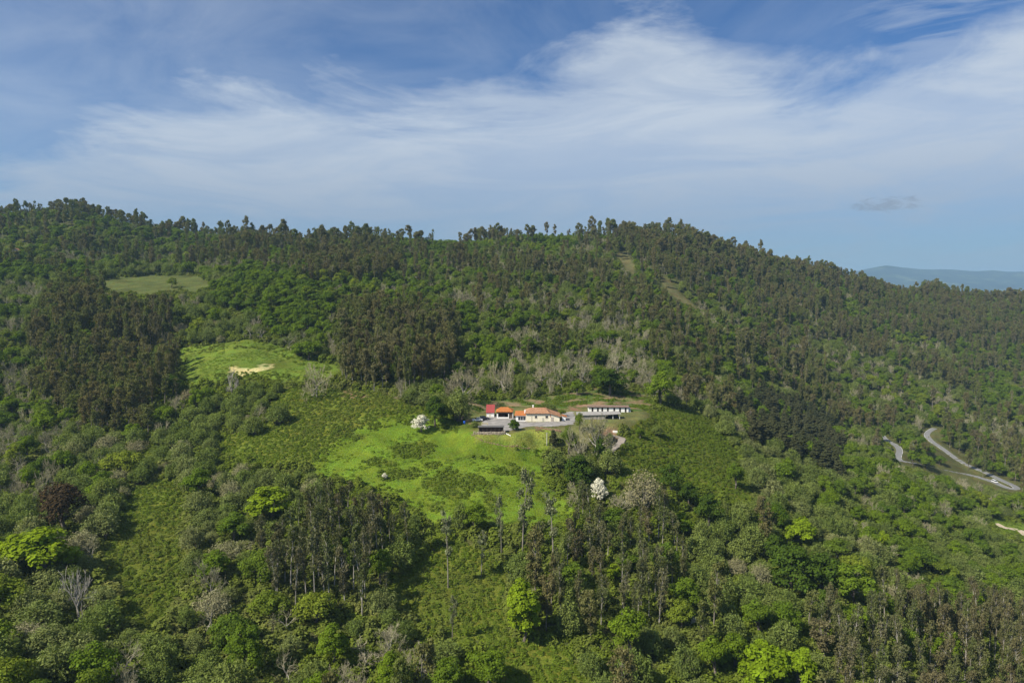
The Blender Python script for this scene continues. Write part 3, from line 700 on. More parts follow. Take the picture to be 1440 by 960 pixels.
# ------------------------------------------------------------------ single trees one can point to
# kind, variant, px, base py, height in photo px, width in photo px, label, category
HERO = [
 ('hawthorn_tree',0, 592,607, 25,28,'round hawthorn covered in white blossom at the top edge of the bright meadow','blossom tree'),
 ('hawthorn_tree',1, 841,707, 35,27,'white blossoming tree below the farm track beside the grey bare tree','blossom tree'),
 ('hawthorn_tree',0, 976,882, 13,12,'tiny white blossom tree alone among green crowns near the bottom','blossom tree'),
 ('hawthorn_tree',1, 541,674, 9,9,'small sparse whitish shrub at the lower left edge of the meadow','blossom tree'),
 ('column_maple',0, 735,903, 92,50,'tall vivid lime green tree standing in the open bracken at bottom centre','lime tree'),
 ('maple_tree',0, 60,812, 72,84,'broad lime green tree at the left edge below the dark copper tree','lime tree'),
 ('maple_tree',2, 22,806, 60,56,'lime green crown cut by the left edge of the picture','lime tree'),
 ('maple_tree',1, 380,735, 54,66,'bright lime tree above the left foreground eucalyptus stand','lime tree'),
 ('oak_tree',0, 884,932, 74,58,'bright green oak in the foreground right of the tall lime tree','oak tree'),
 ('maple_tree',2, 1075,975, 74,72,'vivid green tree at the bottom right, left one of a touching pair','lime tree'),
 ('maple_tree',1, 1122,978, 66,56,'vivid green tree at the bottom right, right one of a touching pair','lime tree'),
 ('maple_tree',0, 1124,768, 40,42,'yellow green tree directly above the big dark oak','lime tree'),
 ('maple_tree',1, 864,820, 28,26,'small yellow green tree between the foreground eucalyptus trunks','lime tree'),
 ('oak_tree',2, 15,985, 60,60,'leafy green tree in the bottom left corner','oak tree'),
 ('oak_tree',1, 685,965, 50,62,'leafy green low tree at bottom centre beside the open bracken','oak tree'),
 ('maple_tree',2, 1242,770, 26,18,'slim yellow green tree right of the dark wood on the lower slope','lime tree'),
 ('dark_oak',0, 1112,838, 76,70,'big dark spreading oak with deep shade on its left side','oak tree'),
 ('dark_oak',1, 1155,842, 68,60,'dark oak joined to the right of the big spreading oak','oak tree'),
 ('oak_tree',3, 1200,862, 70,62,'rounded mid green oak third in line from the big spreading oak','oak tree'),
 ('dark_oak',2, 1090,800, 46,40,'dark oak crown rising behind the big spreading oak','oak tree'),
 ('dark_oak',4, 942,692, 42,38,'compact green oak alone in the right hand bracken slope','oak tree'),
 ('dark_oak',5, 996,742, 46,40,'dark green round oak at the lower edge of the right bracken slope','oak tree'),
 ('oak_tree',0, 1034,688, 38,28,'narrow green oak on the right bracken slope near its upper edge','oak tree'),
 ('dark_oak',2, 968,712, 34,28,'dark green oak between the pale budding dome and the round oak','oak tree'),
 ('oak_tree',1, 667,750, 46,38,'bright green round oak on the meadow edge beside a paler tree','oak tree'),
 ('willow_bush',1, 648,748, 40,24,'pale green tree touching the bright oak at the meadow edge','willow'),
 ('oak_tree',4, 434,506, 33,38,'solitary green oak at the right end of the upper left pasture','oak tree'),
 ('oak_tree',3, 242,405, 16,16,'small dark tree standing alone in the high dull pasture','oak tree'),
 ('dark_oak',5, 857,556, 38,52,'dark dense oak on the bank above the long white stable','oak tree'),
 ('oak_tree',0, 928,572, 52,42,'tall green tree at the right end of the bank behind the farm','oak tree'),
 ('round_shrub',0, 722,605, 17,15.5,'dark rounded clipped shrub in the gravel farmyard','shrub'),
 ('copper_tree',0, 88,752, 72,70,'dark reddish brown tree above the broad lime tree at left','copper tree'),
 ('bare_tree',0, 445,560, 48,44,'pale bare tree with radiating branches below the upper left pasture','bare tree'),
 ('willow_bush',2, 392,596, 28,28,'small round grey green bush alone on the bracken slope','willow'),
 ('willow_bush',0, 356,612, 26,30,'low olive bush at the left end of the bracken slope','willow'),
 ('dead_tree',0, 110,882, 78,44,'bleached leafless tree below the lime tree in the left foreground','bare tree'),
 ('bare_tree',1, 297,842, 56,44,'pale tangled bare tree right of the open bracken gully','bare tree'),
 ('dead_tree',1, 326,560, 44,24,'grey leafless tree on the lower rim of the upper left pasture','bare tree'),
 ('bare_tree',2, 652,566, 50,62,'wide brownish bare tree on the slope left of the red roofed shed','bare tree'),
 ('bare_tree',0, 706,553, 48,42,'pale bare tree directly above the orange roofed garage','bare tree'),
 ('bare_tree',1, 762,545, 42,40,'pale bare tree on the slope directly above the farmhouse','bare tree'),
 ('bare_tree',3, 790,548, 44,32,'thin bare tree above the farmhouse roof end','bare tree'),
 ('bare_tree',2, 818,545, 44,44,'bushy bare tree above the left end of the long stable','bare tree'),
 ('bare_tree',0, 868,530, 36,40,'bare tree crown showing above the dense oak behind the stable','bare tree'),
 ('bare_tree',1, 918,560, 46,42,'whitish bare tree leaning over the right end of the bank','bare tree'),
 ('bare_tree',2, 838,640, 56,58,'large grey bare tree in front of the grey roofed barn','bare tree'),
 ('bare_tree',0, 812,655, 52,36,'grey bare tree left of the large one below the barn','bare tree'),
 ('dark_oak',1, 843,652, 40,18,'narrow dark green tree rising inside the grey bare trees','oak tree'),
 ('dark_oak',3, 812,688, 54,44,'dark green tree below the grey bare trees under the farm','oak tree'),
 ('oak_tree',0, 800,640, 42,24,'green tree at the end of the farmyard in front of the gravel','oak tree'),
 ('oak_tree',2, 815,606, 28,14,'slim ivy green tree at the right end of the gravel yard','oak tree'),
 ('pine_tree',1, 778,629, 23,14,'small dark conifer in front of the farmhouse bank','conifer'),
 ('willow_bush',3, 857,668, 34,34,'round green bush below the pale end of the concrete track','willow'),
 ('willow_bush',1, 781,660, 26,28,'grey green bush at the right edge of the bright meadow','willow'),
 ('budding_bush',0, 904,718, 54,54,'large pale beige budding dome below the right bracken slope','budding bush'),
 ('bare_tree',1, 872,722, 34,44,'low pale bare tree between blossom tree and beige dome','bare tree'),
 ('sparse_eucalyptus',0, 735,778, 112,24,'tall lone eucalyptus whose pale top stands against the bright meadow','eucalyptus'),
 ('sparse_eucalyptus',3, 705,782, 80,13,'thin dark eucalyptus pole standing against the meadow','eucalyptus'),
 ('sparse_eucalyptus',1, 630,826, 100,22,'tall narrow eucalyptus with clean pale trunk above the lower bracken','eucalyptus'),
 ('sparse_eucalyptus',4, 778,800, 100,26,'eucalyptus with silvery top right of the bright meadow foot','eucalyptus'),
 ('sparse_eucalyptus',3, 636,902, 58,12,'spindly young eucalyptus alone in the lower bracken','eucalyptus'),
 ('sparse_eucalyptus',1, 677,812, 60,16,'small thin eucalyptus between the round oak and the lower bracken','eucalyptus'),
 ('oak_tree',1, 812,556, 24,22,'small round dark bush on the bank above the end of the farmhouse','bush'),
 ('oak_tree',4, 790,585, 12,10,'small dark tree at the rear corner of the gravel behind the farmhouse','bush'),
 ('willow_bush',2, 771,578, 12,20,'low green bush hedging the back of the farmhouse','bush'),
 ('oak_tree',2, 754,580, 13,22,'dark green bush behind the ridge of the farmhouse','bush'),
 ('willow_bush',0, 667,601, 9,11,'yellowish bush in front of the parked cars','bush'),
 ('willow_bush',4, 1352,632, 12,26,'cream flowering bush beside the upper bend of the road','bush'),
 ('willow_bush',3, 644,592, 44,34,'grey green tree at the left end of the farmyard by the blue barrel','willow'),
 ('dark_oak',5, 612,600, 44,36,'dark oak right behind the white hawthorn','oak tree'),
 ('willow_bush',1, 924,612, 14,18,'small bush on the right bracken slope below the stable','bush'),
 ('oak_tree',0, 900,618, 18,15,'bright little tree beside the white slab on the bracken slope','bush'),
 ('willow_bush',4, 548,606, 0,0,'',''),
]
HERO = [h for h in HERO if h[4] > 0]
CATN = {'dark_oak': 'oak_tree', 'young_eucalyptus': 'eucalyptus_tree', 'sparse_eucalyptus': 'eucalyptus_tree', 'column_maple': 'maple_tree', 'dead_tree': 'bare_tree', 'ridge_eucalyptus': 'eucalyptus_tree', 'round_shrub': 'shrub'}
hero_xy = []  # where they stand
for kind, var, px, py, hp, wp, lab, cat in HERO:
    h_ = hit(px, py)
    x, y, z = h_ ; dd = math.hypot(y * CP - z * SP, 0)
    hh = hp * dd / FPX / math.cos(math.atan2((py - 400), FPX)) * .98; ww = wp * dd / FPX
    nm = CATN.get(kind, kind)
    if cat == 'bush' : nm = 'bush'
    place(kind, var, x, y, hh, ww, random.uniform(0, 6.28), lab, cat, name=nm)
    hero_xy.append((x, y, ww * .42))
hero_xy = np.array(hero_xy)
hero_box = [(px, py - hp * .55, wp * .36, hp * .36, math.hypot(*hit(px, py)[:2])) for _, _, px, py, hp, wp, _, _ in HERO]

# ------------------------------------------------------------------ the woods
E, K, Wl, Bd, Br, Ma, Pi = 'eucalyptus_tree', 'oak_tree', 'willow_bush', 'budding_bush', 'bare_tree', 'maple_tree', 'pine_tree'
ZONES = [  # outline in the photograph (of the crowns), mixture, phrase for the label
 ([(-80,260),(120,268),(290,312),(290,345),(200,352),(-80,352)], {E:.55,K:.3,Wl:.15}, 'on the wooded crest at upper left'),
 ([(280,300),(560,300),(560,345),(280,350)], {E:.4,K:.45,Wl:.15}, 'on the low part of the crest left of centre'),
 ([(560,300),(860,300),(860,350),(560,350)], {E:.25,K:.55,Wl:.12,Br:.08}, 'on the crest behind the farm'),
 ([(860,296),(1260,296),(1260,400),(1160,410),(1060,400),(860,350)], {E:.72,K:.2,Wl:.08}, 'on the crest running down to the right'),
 ([(140,368),(330,372),(330,390),(140,390)], {Wl:.6,K:.4}, 'in the hedge above the high dull pasture'),
 ([(292,372),(400,372),(470,400),(462,462),(400,468),(330,430),(300,410)], {K:1}, 'in the dark oak grove right of the high pasture'),
 ([(48,415),(130,405),(240,420),(252,480),(248,530),(205,600),(150,600),(60,560)], {E:.96,K:.04}, 'in the tall dark stand left of the upper pasture'),
 ([(-80,380),(100,372),(120,420),(50,430),(40,560),(-80,560)], {K:.5,Wl:.35,Br:.15}, 'on the slope at the left edge'),
 ([(-80,345),(420,345),(420,372),(140,372),(100,392),(-80,392)], {E:.22,K:.38,Wl:.3,Br:.1}, 'on the upper left hillside'),
 ([(400,330),(575,335),(560,385),(500,395),(400,385)], {E:.85,K:.15}, 'in the grey stand below the low crest'),
 ([(120,405),(480,405),(480,500),(245,490),(235,440)], {Wl:.5,Br:.2,K:.25,Bd:.05}, 'in the scrub between the two left pastures'),
 ([(-80,560),(60,560),(75,600),(75,690),(-80,690)], {Br:.45,Wl:.35,K:.2}, 'in the grey thicket at the left edge'),
 ([(60,560),(205,600),(250,530),(420,540),(400,570),(330,590),(290,640),(180,690),(150,780),(60,790),(-80,690)], {Wl:.68,K:.2,Br:.07,Bd:.05}, 'in the scrub left of the bracken slope'),
 ([(240,655),(440,640),(450,700),(380,730),(300,860),(250,840),(240,740)], {Wl:.62,Bd:.25,K:.1,Br:.03}, 'in the rounded scrub below the bracken slope'),
 ([(380,730),(400,690),(560,688),(620,730),(600,830),(540,850),(400,850),(370,800)], {E:.84,K:.06,Wl:.10}, 'in the foreground stand left of centre'),
 ([(690,730),(830,700),(900,700),(960,740),(960,850),(900,875),(780,870),(760,800),(700,770)], {E:.84,K:.06,Wl:.10}, 'in the foreground stand right of centre'),
 ([(300,850),(620,830),(640,900),(650,1000),(300,1000)], {Wl:.46,K:.38,Ma:.01,Br:.14}, 'in the mixed wood at bottom left of centre'),
 ([(-80,780),(300,820),(300,1000),(-80,1000)], {Wl:.55,Br:.2,K:.2,Bd:.05}, 'in the mixed wood in the bottom left corner'),
 ([(850,850),(1160,850),(1160,1000),(850,1000)], {K:.36,E:.26,Ma:.015,Wl:.36}, 'in the mixed wood at bottom right of centre'),
 ([(1150,850),(1520,850),(1520,1000),(1150,1000)], {E:.74,K:.14,Wl:.12}, 'in the dark stand in the bottom right corner'),
 ([(950,690),(1080,690),(1150,800),(1150,860),(950,860)], {Wl:.64,K:.17,Bd:.12,Ma:.01,E:.06}, 'in the rounded scrub below the right bracken slope'),
 ([(960,560),(1010,580),(1130,640),(1200,690),(1200,800),(1080,780),(1060,700),(1040,640)], {Wl:.68,K:.25,Bd:.07}, 'in the scrub along the right side of the spur'),
 ([(1290,740),(1520,735),(1520,860),(1330,850)], {K:.6,Wl:.4}, 'in the green wood below the pale lane'),
 ([(1150,740),(1300,740),(1360,860),(1150,860)], {K:.38,Wl:.27,Bd:.18,Br:.17}, 'on the lower right slope'),
 ([(1190,620),(1320,650),(1520,700),(1520,745),(1150,745)], {K:.6,Wl:.3,Br:.1}, 'in the valley wood below the hairpin road'),
 ([(460,425),(560,432),(640,450),(640,520),(560,545),(470,520)], {E:.97,K:.03}, 'in the tall stand above the bracken slope'),
 ([(470,520),(640,510),(640,590),(560,570),(470,545)], {K:.5,Wl:.4,Br:.1}, 'in the thicket left of the farm'),
 ([(615,505),(945,500),(945,570),(900,560),(615,565)], {Br:.55,K:.25,Wl:.2}, 'on the bank behind the farm'),
 ([(460,385),(640,395),(640,450),(460,430)], {K:.55,Wl:.25,Br:.2}, 'in the green belt above the tall stand'),
 ([(640,420),(880,420),(940,510),(620,510)], {Wl:.38,K:.34,E:.13,Br:.15}, 'on the middle slope above the farm'),
 ([(560,335),(900,335),(900,420),(560,420)], {E:.22,K:.38,Wl:.32,Br:.08}, 'on the far slope above the farm'),
 ([(850,350),(1120,350),(1150,450),(1060,560),(960,570),(900,500),(860,420)], {E:.46,K:.22,Wl:.22,Br:.1}, 'on the dark slope right of the farm'),
 ([(930,400),(1020,400),(1060,480),(1000,500)], {K:.6,Wl:.3,Br:.1}, 'below the pale clearing strip'),
 ([(1030,548),(1130,556),(1180,600),(1190,660),(1120,640),(1040,590)], {Pi:.85,K:.15}, 'in the black pine wood behind the spur'),
 ([(1060,400),(1520,400),(1520,480),(1330,480),(1200,470),(1130,440)], {E:.7,K:.2,Wl:.1}, 'on the far right ridge'),
 ([(1060,440),(1200,460),(1330,480),(1380,560),(1310,600),(1180,600),(1060,560)], {E:.3,Wl:.28,Br:.17,K:.25}, 'on the mixed slope above the valley road'),
 ([(1310,590),(1520,560),(1520,690),(1440,680),(1340,640)], {K:.5,E:.25,Br:.15,Wl:.1}, 'above the hairpin road'),
 ([(1320,470),(1520,460),(1520,600),(1380,580)], {K:.45,E:.38,Wl:.17}, 'on the slope at the right edge'),
 ([(760,600),(880,600),(880,720),(780,700)], {Br:.35,K:.3,Wl:.35}, 'in the thicket below the farm track'),
]
DEFMIX = ({Wl:.4,K:.3,E:.2,Br:.1}, 'on the open hillside')
SPEC = {E:(3.5,(12,20),(3.4,5.4)), K:(7.2,(7.5,12),(7.5,11)), Wl:(5.5,(5.2,9.2),(6.2,9.6)), Bd:(6,(4.5,7),(6.5,9)), Br:(5.6,(6.5,10),(6,9)), Ma:(7,(8,11),(7,9)), Pi:(5.6,(10,15),(6,8.5))}
cell = 3.2
cx, cy = np.meshgrid(np.arange(-900, 1150, cell), np.arange(78, 1230, cell))
cx = cx.ravel() + rng.uniform(-.5, .5, cx.size) * cell * 1.1; cy = cy.ravel() + rng.uniform(-.5, .5, cy.size) * cell * 1.1
m_ = (np.abs(cx / cy) < .80) ; cx, cy = cx[m_], cy[m_]
cz = height(cx, cy)
bpx, bpy_, bd = project(np.stack([cx, cy, cz], -1))
mpx, mpy, _ = project(np.stack([cx, cy, cz + 6], -1))
# species: clumped noise picks within the mixture of the zone
u1 = fbm(cx / 38, cy / 38, 500, 2); u1 = np.argsort(np.argsort(u1)) / len(u1)
u2 = fbm(cx / 90, cy / 90, 540, 2); u2 = np.argsort(np.argsort(u2)) / len(u2)
u1 = np.where(cy > 450, u2, u1)
u = (u1 + rng.normal(0, .15, len(cx))) % 1.0
kinds = np.full(len(cx), '', dtype=object); zone = np.full(len(cx), -1)
jx_ = (fbm(cx / 14, cy / 14, 510, 2) - .5) * 40; jy_ = (fbm(cx / 14, cy / 14, 520, 2) - .5) * 24
for zi in range(len(ZONES) - 1, -1, -1):
    zone[inpoly(mpx + jx_, mpy + jy_, ZONES[zi][0])] = zi
for zi in range(-1, len(ZONES)):
    mix = DEFMIX[0] if zi < 0 else ZONES[zi][1]
    s_ = zone == zi; c0 = 0; tot = sum(mix.values())
    for kd, wgt in mix.items():
        kk = s_ & (u >= c0) & (u < c0 + wgt / tot + 1e-6); kinds[kk] = kd; c0 += wgt / tot
kinds[kinds == ''] = Wl
gp_ = fbm(cx / 24, cy / 30, 575, 3); gr_ = rng.random(len(cx))
glade = (kinds == E) & (cy > 360) & (gp_ > .585) & (gr_ < .8)
kinds[glade & (gr_ < .34)] = K; kinds[glade & (gr_ >= .34) & (gr_ < .62)] = Wl; kinds[glade & (gr_ >= .62)] = Br
hh = np.array([rng.uniform(*SPEC[k_][1]) for k_ in kinds]); ww = np.array([rng.uniform(*SPEC[k_][2]) for k_ in kinds])
rad = np.array([SPEC[k_][0] for k_ in kinds])
small = np.isin(kinds, [Wl, Bd]) & (rng.random(len(kinds)) < .25); hh[small] *= .65; ww[small] *= .65; rad[small] *= .65
ek = np.isin(kinds, [E]) & np.isin(zone, [14, 15, 19]); hh[ek] = rng.uniform(10, 18, ek.sum()); ww[ek] = rng.uniform(2.1, 3.5, ek.sum()); rad[ek] = 3.1     # young foreground stands
mixed = np.array([z_ < 0 or ZONES[z_][1].get(E, 0) < .6 for z_ in zone]) & (kinds == E) & ~ek; rad[mixed] = 5.6
age = .48 + 1.05 * fbm(cx / 26, cy / 26, 570, 3); age = np.where(np.isin(zone, [6, 25]), np.maximum(age, 1) * rng.uniform(.9, 1.15, len(cx)), age); hh = hh * np.where(kinds == E, age, 1)
# keep the open ground open, and never hide it
alive = np.ones(len(cx), bool)
KEYS = list(OPEN)
for k_, (kd, pl) in OPEN.items():
    if k_ == 'rd': continue
    lim = 430 if k_ not in ('m1', 'rd', 'cl1', 'cl2', 'ln') else 1300
    near_ = bd < lim
    a0 = inpoly(bpx, bpy_, pl) & near_
    if kd == 'verge': a0 &= (rng.random(len(cx)) < .55) | (hh > 5.5)
    alive &= ~a0
    for fr, ox in ((.35, 0), (.65, 0), (.92, 0), (.7, -.32), (.7, .32)):
        qx_, qy_, _ = project(np.stack([cx + ox * ww, cy, cz + fr * hh], -1))
        hid = inpoly(qx_, qy_, pl) & (bd < lim)
        if kd in ('bank', 'clear'): hid &= rng.random(len(cx)) < .93
        if kd == 'verge': hid &= (rng.random(len(cx)) < .6) | (hh > 5.5)
        alive &= ~hid
vis_pts = [project(np.stack([cx + ox * ww, cy, cz + fr * hh], -1)) for fr, ox in ((.4, 0), (.7, 0), (.95, 0), (.7, -.35), (.7, .35))]
cd_ = np.hypot(cx, cy)
for hx_, hy_, ha, hb, hd in hero_box:
    for qx_, qy_, _ in vis_pts: alive &= ~((((qx_ - hx_) / ha) ** 2 + ((qy_ - hy_) / hb) ** 2 < 1) & (cd_ < hd + 1))
for qx_, qy_, _ in vis_pts: alive &= ~((poly_dist(qx_, qy_, road_px, False) < 5) & (bd < 640) & (qx_ > 1240))
farmview = [(655,566),(900,566),(910,600),(860,602),(815,604),(780,612),(730,616),(665,618)]
for fr in (.3, .6, .95):
    qx_, qy_, _ = project(np.stack([cx, cy, cz + fr * hh], -1)); alive &= ~(inpoly(qx_, qy_, farmview) & (bd < 400))
alive &= sdist(cx, cy, FARM) > 5
alive &= poly_dist(cx, cy, ROAD[::4], False) > 7
alive &= poly_dist(cx, cy, TRACK[::4], False) > 3
alive &= poly_dist(cx, cy, LANE[::4], False) > 5
gap = fbm(cx / 16, cy / 16, 530, 3)
sparse = (gap > .60) & ~np.isin(kinds, [E, Pi]) & (rng.random(len(cx)) < .6); alive &= ~sparse
for hx, hy, hr in hero_xy: alive &= np.hypot(cx - hx, cy - hy) > hr + rad * .42
# view clearance
def clearance(x, y, z):
    best = np.full(len(x), 1e9)
    for t in np.linspace(.3, .985, 56):
        best = np.minimum(best, (z * t - height(x * t, y * t)) / t)
    return best
ai = np.nonzero(alive)[0]
cl = clearance(cx[ai], cy[ai], cz[ai] + hh[ai]); keep = cl > -9
ai = ai[keep]; cl = cl[keep]
# thin to each kind's own spacing
order = rng.permutation(len(ai)); grid = {}; sel = []
for oi in order:
    i = ai[oi]; gx_, gy_ = int(cx[i] // 10), int(cy[i] // 10); okk = True
    for a in (-1, 0, 1):
        for b in (-1, 0, 1):
            for j in grid.get((gx_ + a, gy_ + b), ()):
                if (cx[i] - cx[j]) ** 2 + (cy[i] - cy[j]) ** 2 < ((rad[i] + rad[j]) * .5) ** 2: okk = False; break
            if not okk: break
        if not okk: break
    if okk: grid.setdefault((gx_, gy_), []).append(i); sel.append(oi)
sel = np.array(sel); T = ai[sel]; Tcl = cl[sel]
print('trees', len(T), {k_: int((kinds[T] == k_).sum()) for k_ in SPEC})

PHR = {E: ('eucalyptus', ['young slender dark eucalyptus', 'dark eucalyptus with bare pale trunk', 'tall dark eucalyptus']),
       K: ('oak tree', ['small round leafy green oak', 'leafy green oak', 'large spreading green oak']),
       Wl: ('willow', ['low grey green willow bush', 'rounded grey green willow', 'tall rounded grey green willow']),
       Bd: ('budding bush', ['low beige budding bush', 'beige budding dome shaped bush', 'tall beige budding bush']),
       Br: ('bare tree', ['small pale leafless tree', 'pale leafless tree', 'tall pale leafless tree']),
       Ma: ('lime tree', ['small lime green tree', 'lime green tree', 'large lime green tree']),
       Pi: ('pine tree', ['small near black pine', 'near black pine', 'tall near black pine'])}
tpx, tpy, td = project(np.stack([cx[T], cy[T], cz[T] + hh[T] * .6], -1))
inframe = (tpx > -8) & (tpx < 1448) & (tpy < 965) & (Tcl > 1)
psize = hh[T] * ww[T] / td ** 2
skyline = np.ones(len(T), bool)
for t_ in np.linspace(1.015, 2.2, 60):
    skyline &= (cz[T] + hh[T] * .75) * t_ > height(cx[T] * t_, cy[T] * t_) + 9
print('skyline', int((skyline & (td > 450)).sum()))
def pkind(kd, i):
    return 'young_eucalyptus' if kd == E and zone[i] in (14, 15, 19) else kd
def variant_for(kd, i, crest):
    return int(rng.integers(len(PROTO[pkind(kd, i)])))
STUFF = {k_: [] for k_ in SPEC}; STUFF['ridge_eucalyptus'] = []; STUFF['young_eucalyptus'] = []
n_ind = 0
for kd in SPEC:
    me_ = np.nonzero(kinds[T] == kd)[0]
    score = np.where(inframe[me_], psize[me_], 0)
    o_ = me_[np.argsort(-score)]
    nhero = sum(1 for h in HERO if CATN.get(h[0], h[0]) == kd and h[7] != 'bush')
    ind = [j for j in o_[:300 - nhero] if inframe[j]]
    indset = set(ind)
    cut = {}
    lo_, hi_ = SPEC[kd][1]
    for j in ind:
        i = T[j]; t_ = (hh[i] - lo_) / (hi_ - lo_); sz = 0 if t_ < .3 else (2 if t_ > .75 else 1)
        zi = zone[i]; zp = DEFMIX[1] if zi < 0 else ZONES[zi][2]
        lab = PHR[kd][1][sz] + ' ' + zp; grp = PHR[kd][1][sz] + 's ' + zp
        big = hh[i] / td[j] * 683 > 26
        place(pkind(kd, i), variant_for(kd, i, 0), cx[i], cy[i], hh[i], ww[i], rng.uniform(0, 6.28), lab, PHR[kd][0], group=grp, name=kd, z=cz[i], parts=big)
        n_ind += 1
    for j in me_:
        if j in indset: continue
        i = T[j]
        if kd == E and td[j] > 450 and ((skyline[j] and rng.random() < .34) or (zone[i] in (0,1,2,3) and rng.random() < .12)):
            STUFF['ridge_eucalyptus'].append((cx[i], cy[i], cz[i] - .3, ww[i] * 1.3 / 5, ww[i] * 1.3 / 5, hh[i] * rng.uniform(.9, 1.3) / 19, rng.uniform(0, 6.28), int(rng.integers(3))))
            continue
        v = variant_for(kd, i, 0); p = PROTO[pkind(kd, i)][v]
        STUFF[pkind(kd, i)].append((cx[i], cy[i], cz[i] - .3, ww[i] / p['W'], ww[i] / p['W'], hh[i] / p['H'], rng.uniform(0, 6.28), v))
print('individual trees', n_ind)

def scatter(name, rows, meshes, label, cat, kind='stuff'):
    """one object: a mass of plants nobody could count"""
    if not len(rows): return None
    A = np.array(rows, float)
    me = bpy.data.meshes.new(name); me.vertices.add(len(A)); me.vertices.foreach_set('co', A[:, :3].astype(np.float32).ravel())
    a = me.attributes.new('scl', 'FLOAT_VECTOR', 'POINT'); a.data.foreach_set('vector', A[:, 3:6].astype(np.float32).ravel())
    a = me.attributes.new('rot', 'FLOAT', 'POINT'); a.data.foreach_set('value', A[:, 6].astype(np.float32))
    a = me.attributes.new('vrt', 'INT', 'POINT'); a.data.foreach_set('value', A[:, 7].astype(np.int32))
    o = link(bpy.data.objects.new(name, me)); tag(o, label, cat, kind=kind)
    g = bpy.data.node_groups.new(name, 'GeometryNodeTree')
    g.interface.new_socket('Geometry', in_out='INPUT', socket_type='NodeSocketGeometry')
    g.interface.new_socket('Geometry', in_out='OUTPUT', socket_type='NodeSocketGeometry')
    ns, ls = g.nodes, g.links
    gi = ns.new('NodeGroupInput'); go = ns.new('NodeGroupOutput')
    iop = ns.new('GeometryNodeInstanceOnPoints'); iop.inputs['Pick Instance'].default_value = True
    jn = ns.new('GeometryNodeJoinGeometry')
    for msh in reversed(meshes):
        src = bpy.data.objects.new(msh.name, msh)
        oi = ns.new('GeometryNodeObjectInfo'); oi.inputs['Object'].default_value = src
        g2 = ns.new('GeometryNodeGeometryToInstance'); ls.new(oi.outputs['Geometry'], g2.inputs[0]); ls.new(g2.outputs[0], jn.inputs[0])
    def na(nm, typ):
        n = ns.new('GeometryNodeInputNamedAttribute'); n.data_type = typ; n.inputs['Name'].default_value = nm; return n.outputs['Attribute']
    cb = ns.new('ShaderNodeCombineXYZ'); ls.new(na('rot', 'FLOAT'), cb.inputs[2])
    ls.new(cb.outputs[0], iop.inputs['Rotation']); ls.new(na('scl', 'FLOAT_VECTOR'), iop.inputs['Scale']); ls.new(na('vrt', 'INT'), iop.inputs['Instance Index'])
    ls.new(gi.outputs[0], iop.inputs['Points']); ls.new(jn.outputs[0], iop.inputs['Instance']); ls.new(iop.outputs[0], go.inputs[0])
    md = o.modifiers.new('scatter', 'NODES'); md.node_group = g
    return o
SN = {E: ('eucalyptus_forest','mass of distant dark eucalyptus trees covering the hill','forest'), K: ('oak_forest','mass of distant green oaks covering the hill','forest'),
      Wl: ('willow_scrub','mass of distant rounded grey green scrub on the slopes','scrub'), Bd: ('budding_scrub','mass of beige budding scrub on the slopes','scrub'),
      Br: ('bare_forest','mass of pale leafless trees scattered through the woods','forest'), Ma: ('maple_forest','mass of lime green trees in the woods','forest'),
      Pi: ('pine_forest','mass of near black pines behind the spur','forest'), 'young_eucalyptus': ('young_eucalyptus_forest','close ranks of young brownish eucalyptus in the nearer stands','forest'), 'ridge_eucalyptus': ('crest_forest','eucalyptus with umbrella tops against the sky along the crest','forest')}
for kd, rows in STUFF.items():
    scatter(SN[kd][0], rows, [p['whole'] for p in PROTO[kd]], SN[kd][1], SN[kd][2])

# undergrowth, bracken, grass tufts
um = [npmesh('undergrowth_clump', *(lambda q: (q[0], [q[1]]))(tuft(600 + i, 3.0, [1.5, 2.2, 1.2][i], 260, .30)), [M['under']]) for i in range(3)]
bmh = [npmesh('bracken_clump', *(lambda q: (q[0], [q[1]]))(tuft(610 + i, 1.7, [.55, .8, .45][i], 90, .24)), [M['bracken']]) for i in range(3)]
gmh = [npmesh('grass_clump', *(lambda q: (q[0], [q[1]]))(tuft(620 + i, 1.5, [.18, .28, .22][i], 55, .16)), [M['grass']]) for i in range(3)]
def candidates(step, lim, seed):
    r = np.random.default_rng(seed)
    x, y = np.meshgrid(np.arange(-420, 520, step), np.arange(100, lim, step)); x = x.ravel(); y = y.ravel()
    x = x + r.uniform(-.5, .5, len(x)) * step; y = y + r.uniform(-.5, .5, len(y)) * step
    k_ = np.abs(x / y) < .80; x, y = x[k_], y[k_]; z = height(x, y); a, b, c = project(np.stack([x, y, z], -1))
    jx = (fbm(x / 6, y / 6, 60, 3) - .5) * 5 * FPX / c; jy = (fbm(x / 6, y / 6, 70, 3) - .5) * 2.2 * FPX / c
    return x, y, z, a + jx, b + jy, c, r, a, b
x, y, z, a, b, c, r, ra, rb_ = candidates(2.35, 620, 1)
om = np.zeros(len(x), bool)
for k_, (kd, pl) in OPEN.items(): om |= inpoly(a, b, pl)
s_ = ~om & (sdist(x, y, FARM) > 3) & (poly_dist(x, y, ROAD[::4], False) > 5.5) & (poly_dist(x, y, TRACK[::4], False) > 2.6) & (poly_dist(x, y, LANE[::4], False) > 4) & (clearance(x, y, z + 2) > -6)
x, y, z = x[s_], y[s_], z[s_]; q = r.uniform(.7, 1.55, (len(x), 1)) * (.8 + .5 * fbm(x / 12, y / 12, 580, 2))[:, None]
scatter('undergrowth', np.c_[x, y, z - .15, q, q, q * r.uniform(.7, 1.3, (len(x), 1)), r.uniform(0, 6.28, len(x)), r.integers(0, 3, len(x))], um, 'green undergrowth filling the gaps between the trees', 'undergrowth')
